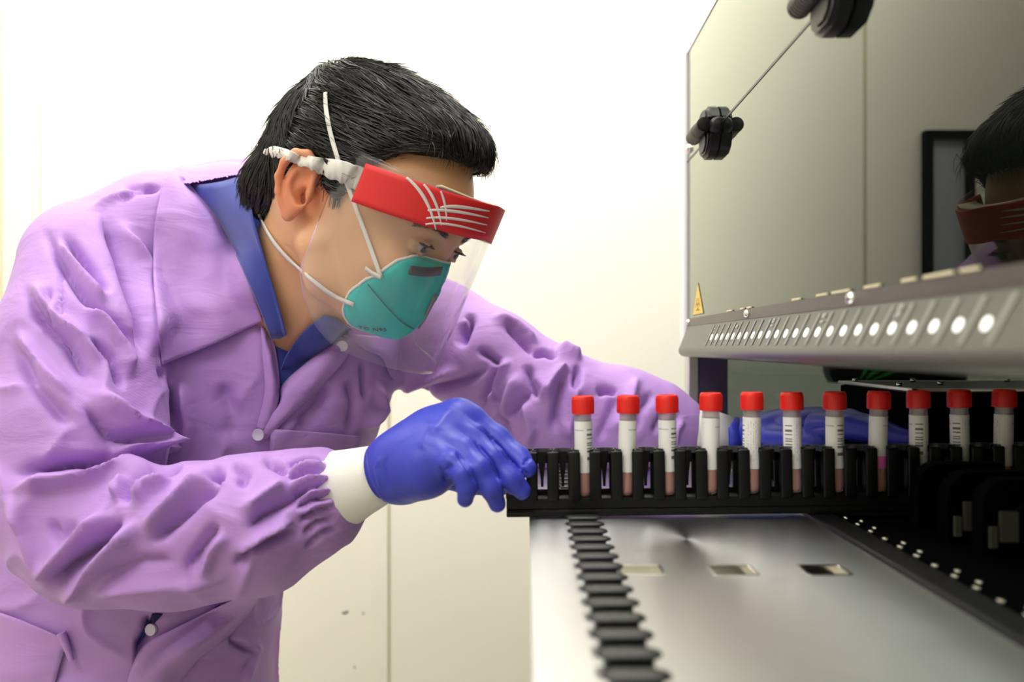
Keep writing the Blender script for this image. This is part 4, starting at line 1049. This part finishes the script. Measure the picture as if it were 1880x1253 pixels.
# ---- gloves
def glove(fieldbox, h, build, wr=None):
    f = Field(*fieldbox, h); build(f); V, F = f.nets(); V, F, N = subdiv(V, F, 1)
    if wr: V = strokes(V, N, wr)
    return link('glove', npmesh('glove', V, F), M_glove, None, True), V, F
def rh(f):
    p = wp
    f.chain([p(700, 866, .705, 45), p(735, 853, .70, 47)], k=.01)
    f.chain([p(735, 846, .704, 44), p(795, 798, .704, 42), p(838, 768, .703, 33)], k=.018)
    f.chain([p(735, 858, .696, 46), p(790, 822, .688, 43), p(822, 794, .686, 35)], k=.018)
    f.chain([p(735, 868, .690, 42), p(785, 846, .676, 38), p(812, 822, .674, 31)], k=.018)
    f.chain([p(740, 872, .688, 38), p(780, 866, .668, 34), p(806, 848, .662, 27)], k=.018)
    f.ell(W(770, 842, .688), (PX(70, .69), .022, PX(50, .69)), k=.02)
    g = Field(f.lo, f.lo+(f.n-1)*f.h, f.h)
    g.chain([p(846, 764, .702, 30), p(864, 773, .700, 28), p(912, 809, .692, 25.5), p(950, 843, .680, 23), p(967, 860, .670, 18.5)], k=.005)
    g2 = Field(f.lo, f.lo+(f.n-1)*f.h, f.h)
    g2.chain([p(830, 788, .688, 30), p(868, 803, .680, 25), p(905, 843, .666, 23), p(938, 881, .659, 21), p(957, 901, .660, 18)], k=.005)
    g3 = Field(f.lo, f.lo+(f.n-1)*f.h, f.h)
    g3.chain([p(815, 812, .674, 28), p(850, 826, .662, 23), p(880, 861, .648, 21), p(902, 896, .646, 19.5), p(913, 926, .652, 16)], k=.005)
    g4 = Field(f.lo, f.lo+(f.n-1)*f.h, f.h)
    g4.chain([p(805, 842, .660, 26), p(828, 850, .648, 21), p(850, 872, .640, 18.5), p(858, 895, .640, 17), p(854, 917, .646, 15.5)], k=.005)
    g5 = Field(f.lo, f.lo+(f.n-1)*f.h, f.h)
    g5.chain([p(740, 860, .712, 36), p(800, 870, .728, 26), p(860, 885, .732, 21), p(905, 893, .727, 18), p(930, 893, .720, 15)], k=.008)
    def sm(a, b, k):
        hh = np.clip(k-np.abs(a-b), 0, None)/k; return np.minimum(a, b)-hh*hh*k*.25
    fg = sm(sm(g.f, g2.f, .0018), sm(g3.f, g4.f, .0018), .0018)
    f.f = sm(sm(f.f, fg, .008), g5.f, .008)
    X, Y, Z = f.grid(); c0 = W(694, 870, .706)
    f.f = np.maximum(f.f, -(.933*(X[:, None, None]-c0.x)+.361*(Z[None, None, :]-c0.z))+0*Y[None, :, None])
wr = [([(812, 868), (822, 862), (830, 850)], 5, -2.5), ([(805, 855), (812, 870), (820, 885)], 4, -2.0), ([(700, 835), (690, 860), (700, 900)], 4, 1.6), ([(712, 832), (704, 860), (714, 905)], 4, -1.2),
      ([(958, 858), (966, 845), (976, 842)], 3.5, -2.0), ([(958, 858), (962, 868), (972, 872)], 3, -1.6), ([(938, 908), (946, 916), (958, 914)], 3.5, -1.4),
      ([(795, 770), (780, 800), (775, 830)], 12, 1.5), ([(858, 768), (895, 797), (931, 839), (962, 873)], 3.5, -2.2), ([(868, 806), (903, 848), (917, 887), (931, 912)], 3.5, -2.2), ([(836, 826), (862, 866), (874, 890)], 3.5, -2.2), ([(838, 745), (820, 760), (790, 800)], 10, 1.2)]
gl1, _, _ = glove(((-.15, .60, 1.10), (.03, .76, 1.235)), .0017, rh, wr)
keep(gl1, man)
keep(loft('glove_hem', cuffrings([(697, 867, .706, 50.5, .0235), (704, 865, .705, 51, .0242), (712, 862, .704, 49, .0238), (728, 856, .702, 46, .022)]), M_glove), gl1)
def lh(f):
    p = wp
    f.chain([p(1352, 796, .965, 27), p(1400, 798, .945, 33), p(1450, 795, .915, 37), p(1500, 788, .885, 35)], k=.015)
    f.ell(W(1445, 793, .92), (PX(80, .92), .026, PX(33, .92)), k=.015)
    f.ell(W(1490, 772, .885), (PX(52, .885), .024, PX(18, .885)), k=.015)
    f.chain([p(1420, 805, .895, 22), p(1465, 806, .865, 20), p(1500, 812, .845, 17.5), p(1522, 817, .835, 13)], k=.006)
    f.chain([p(1505, 783, .850, 28), p(1565, 783, .800, 23), p(1625, 796, .765, 20), p(1672, 806, .742, 15)], k=.004)
    f.chain([p(1500, 776, .875, 27), p(1560, 774, .835, 22), p(1605, 783, .800, 19), p(1650, 797, .765, 15)], k=.004)
    f.chain([p(1495, 778, .900, 26), p(1545, 776, .870, 20), p(1590, 788, .835, 17), p(1625, 800, .805, 14)], k=.004)
    f.chain([p(1490, 785, .920, 23), p(1530, 785, .900, 17), p(1570, 796, .870, 15), p(1600, 806, .845, 12)], k=.004)
gl2, _, _ = glove(((.215, .70, 1.11), (.36, 1.03, 1.20)), .0019, lh, [([(1358, 780), (1350, 800), (1355, 825)], 4, 1.5), ([(1375, 775), (1366, 800), (1370, 825)], 4, -1.5), ([(1388, 772), (1380, 790), (1382, 812)], 4, 1.2), ([(1480, 790), (1510, 785), (1540, 795)], 6, -2.5)])
keep(gl2, man)
keep(loft('glove_hem', cuffrings([(1336, 798, .966, 29, .0235), (1345, 798, .965, 30, .024), (1360, 797, .963, 29, .0235)]), M_glove), gl2)

# ---- respirator
Bd = [mm(101, -8, 0), mm(96, -9, 16), mm(85, -14, 36), mm(74, -34, 52), mm(60, -54, 57), mm(50, -74, 50), mm(54, -90, 28), mm(68, -94, 0)]
Bd = Bd+[(p[0]-.012*min(1, p[2]/.03), p[1], -p[2]*.82) for p in Bd[-2:0:-1]]
nb = 56; ring0 = catmull(Bd+[Bd[0]], nb+1)[:nb]
G = []
for t in np.linspace(0, 1, 15):
    ring = []
    for k in range(nb):
        b = ring0[k]
        # keel line along the centre: flat-fold shape
        kl = np.array([np.interp(b[1], [-.094, -.07, -.04, -.010], [.088, .105, .110, .108]), b[1]*.9-.004, 0])
        q = b*(1-t)+kl*t
        out = math.sin(t*PI)*(.009 if b[2] > 0 else .001)
        n_ = np.array([.75, -.1, np.sign(b[2])*.75 if abs(b[2]) > .006 else 0]); q = q+n_*out*min(1, abs(b[2])/.03)
        q = q+np.array([1, 0, 0])*.0006*math.sin(k*1.7+t*9)
        ring.append(H2W(q+np.array([.0035, 0, 0])))
    G.append(ring)
def push(p, off):
    loc, n_, i_, d_ = T_skin.find_nearest(Vector(p)); n_ = n_ if n_.dot(loc-Vector(H2W(np.array(mm(40, -30, 0))))) > 0 else -n_
    sd = (Vector(p)-loc).dot(n_)
    return np.array(loc+n_*off) if sd < off or off < .0026 else np.array(p)
G = np.array([[push(p, .0025 if i == 0 else .0032) for p in r] for i, r in enumerate(G)])
for _ in range(2): G[1:-1] = (G[1:-1]*2+G[:-2]+G[2:])/4
G = np.array(G); resp = sheet('respirator', G, .0018, M_mask, None, True); keep(resp, man)
T_resp = bvh(*(lambda me: ([v.co[:] for v in me.vertices], [tuple(p.vertices) for p in me.polygons]))(resp.data))
edge = [G[0][k] for k in range(nb)]
E = np.array(edge); mbp = []
cenE = H2W(np.array(mm(80, -55, 0)))
G2 = []
for k in range(nb):
    t = E[(k+1) % nb]-E[k-1]; t /= np.linalg.norm(t); o_ = E[k]-cenE; o_ -= t*(o_@t); o_ /= np.linalg.norm(o_); b_ = np.cross(t, o_)
    G2.append([E[k]+.0016*(o_*math.cos(a)+b_*math.sin(a)) for a in np.linspace(0, 2*PI, 7)[:6]])
G2 = np.array(G2); V = G2.reshape(-1, 3); F = [(k*6+j, k*6+(j+1) % 6, ((k+1) % nb)*6+(j+1) % 6, ((k+1) % nb)*6+j) for k in range(nb) for j in range(6)]
keep(pydata('edge_binding', V, F, M_elastic, None, True), resp)
allT = [T_skin, T_hair, T_resp]
def strap(name, pts, width, m, parent, trees, lift=.0022, n=40, wave=0, thick=.001, fb=.9):
    Q = catmull(pts, n); P = []; Nn = []
    for q in Q:
        p, nn = drape(trees, q[0], q[1], lift, fb); P.append(np.array(p)); Nn.append(np.array(nn))
    P = np.array(P); Nn = np.array(Nn)
    for _ in range(3):
        D = P[:, 1].copy(); P[1:-1] = (P[:-2]+P[1:-1]*2+P[2:])/4; Nn[1:-1] = (Nn[:-2]+Nn[1:-1]*2+Nn[2:])/4
    P[:, 1] -= .0012
    Nn /= np.linalg.norm(Nn, axis=1, keepdims=True)
    return keep(ribbon(name, P, Nn, width, thick, m, None, wave), parent)
strap('head_strap', [(598, 170), (599, 200), (606, 240), (620, 290), (640, 345), (652, 378), (675, 440), (700, 510)], .0040, M_elastic, resp, allT, .0035)
strap('strap_tail', [(671, 493), (684, 502), (700, 510)], .0040, M_elastic, resp, allT, .004, n=10)
strap('neck_strap', [(476, 394), (482, 410), (498, 438), (520, 466), (548, 493), (580, 520), (615, 545), (650, 560)], .0042, M_elastic, resp, allT, .003)
strap('nose_clip', [(752, 496), (770, 499), (790, 500), (811, 498)], .0085, M_noseclip, resp, [T_resp], .0022, n=16)
strap('front_seam', [(800, 540), (792, 560), (779, 586), (766, 603)], .004, mat('grey_seam', (140, 130, 140), .6), resp, [T_resp], .0015, n=16)
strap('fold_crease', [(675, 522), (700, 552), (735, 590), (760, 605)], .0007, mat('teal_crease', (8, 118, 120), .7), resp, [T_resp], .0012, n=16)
for txt_, px, py, sz in (('TC', 668, 603, .0085), ('N95', 697, 606, .0075)):
    pt, nn = drape([T_resp], px, py, .0022)
    X = Vector((.96, .0, -.12)); X = (X-nn*X.dot(nn)).normalized(); Yv = nn.cross(X)
    M4 = Matrix(((X.x, Yv.x, nn.x, pt.x), (X.y, Yv.y, nn.y, pt.y), (X.z, Yv.z, nn.z, pt.z), (0, 0, 0, 1)))
    keep(text('respirator_print', txt_, sz, M4, M_maskink), resp)

# ---- face shield
def shield_pt(a, u, grow=0.0):
    """a angle from front (0) to right temple (+), u height in head frame"""
    A, B = .095+grow, .082+grow
    return np.array([.040+A*math.cos(a)-.000, u, B*math.sin(a)])
tiltf = lambda a: 0.0
def arc(a0, a1, u0, u1, na, nu_, grow=0, cut=None):
    G = np.zeros((nu_, na, 3))
    for i in range(nu_):
        for j in range(na):
            a = a0+(a1-a0)*j/(na-1); u = u0+(u1-u0)*i/(nu_-1)
            if cut: u = cut(a, i/(nu_-1))
            G[i, j] = H2W(shield_pt(a, u, grow))
    return G
def vis_cut(a, t):
    x = abs(a)/1.85; bot = -.112+.05*max(0, (x-.55)/.45)**2.2
    return .058*(1-t)+bot*t
vis = sheet('face_shield', arc(-1.85, 1.85, 0, 0, 96, 30, .0, vis_cut), .0004, M_visor); keep(vis, man)
def band_cut(a, t):
    return (.0605-.0066*abs(a))*(1-t)+(.0265-.0078*abs(a))*t
keep(sheet('headband', arc(-1.55, 1.55, 0, 0, 80, 8, .0012, band_cut), .0012, M_red), vis)
keep(sheet('foam_pad', np.array([[H2W(np.array([.040+(.095-th)*math.cos(a)*1.0, u, (.082-th)*math.sin(a)])) for a in np.linspace(-.8, .8, 40)] for th, u in ((.002, .058), (.018, .056), (.018, .032), (.002, .030))]), .002, M_foam), vis)
# printed sweeps on the band : two crossing families
def sweep(p0, p1, p2, wd):
    P = []; Nn = []
    for t in np.linspace(0, 1, 22):
        a, v = [(1-t)**2*p0[i]+2*t*(1-t)*p1[i]+t*t*p2[i] for i in (0, 1)]
        u = band_cut(a, v); P.append(H2W(shield_pt(a, u, .0022))); q = H2W(shield_pt(a, u, .01)); n = q-P[-1]; Nn.append(n/np.linalg.norm(n))
    w_ = np.array([wd*(.35+.65*math.sin(PI*min(1, .15+.85*t))) for t in np.linspace(0, 1, 22)])
    keep(ribbon('printed_sweep', P, Nn, w_, .0003, M_print), vis)
for k in range(3): sweep((1.14-.17*k, .0+.02*k), (.90-.10*k, .20+.05*k), (.70-.035*k, 1.0-.14*k), .0030-.0004*k)
for k, (va, vb, vm) in enumerate(((.42, .18, .22), (.58, .36, .34), (.78, .56, .52), (.93, .78, .66))): sweep((.86-.015*k-(.12 if k == 0 else 0), va+.02), (.62, vm), (.16-.03*k, vb), .0030-.0003*k)
# elastic of the shield, gathered cloth over the ear to the back
allT2 = [T_skin, T_hair]
strap('shield_elastic', [(486, 279), (506, 279), (526, 284), (547, 293), (575, 300), (600, 308), (635, 318), (662, 330)], np.interp(np.linspace(0, 1, 54), [0, .12, .35, .6, .8, 1], [.004, .010, .009, .012, .019, .022]), M_elastic, vis, allT2, .005, n=54, wave=.0010)

# ---- trousers and shoes (below the frame)
f = Field((-.70, .80, .03), (-.12, 1.20, 1.0), .011)
for s in (-1, 1):
    hx = -.47+s*.07
    f.chain([(hx, .98+.03*s, .84, .088), (hx-.01, .99+.05*s, .50, .078), (hx-.03, 1.0+.06*s, .12, .060)], k=.03)
Vt, Ft = f.nets(); keep(link('trousers', npmesh('trousers', Vt, Ft), M_jeans, None, True), man)
for s in (-1, 1):
    f = Field((-.60, .80, -.01), (-.05, 1.20, .14), .006); hx = -.50+s*.07; hy = 1.0+.06*s
    f.chain([(hx, hy, .055, .050), (hx+.08, hy, .045, .046), (hx+.16, hy, .035, .038)], k=.02)
    Xg, Yg, Zg = f.grid(); f.f = np.maximum(f.f, (.002-Zg)[None, None, :]+0*f.f)
    Vq, Fq = f.nets(); keep(link('shoe', npmesh('shoe', Vq, Fq), M_shoe, None, True), man)
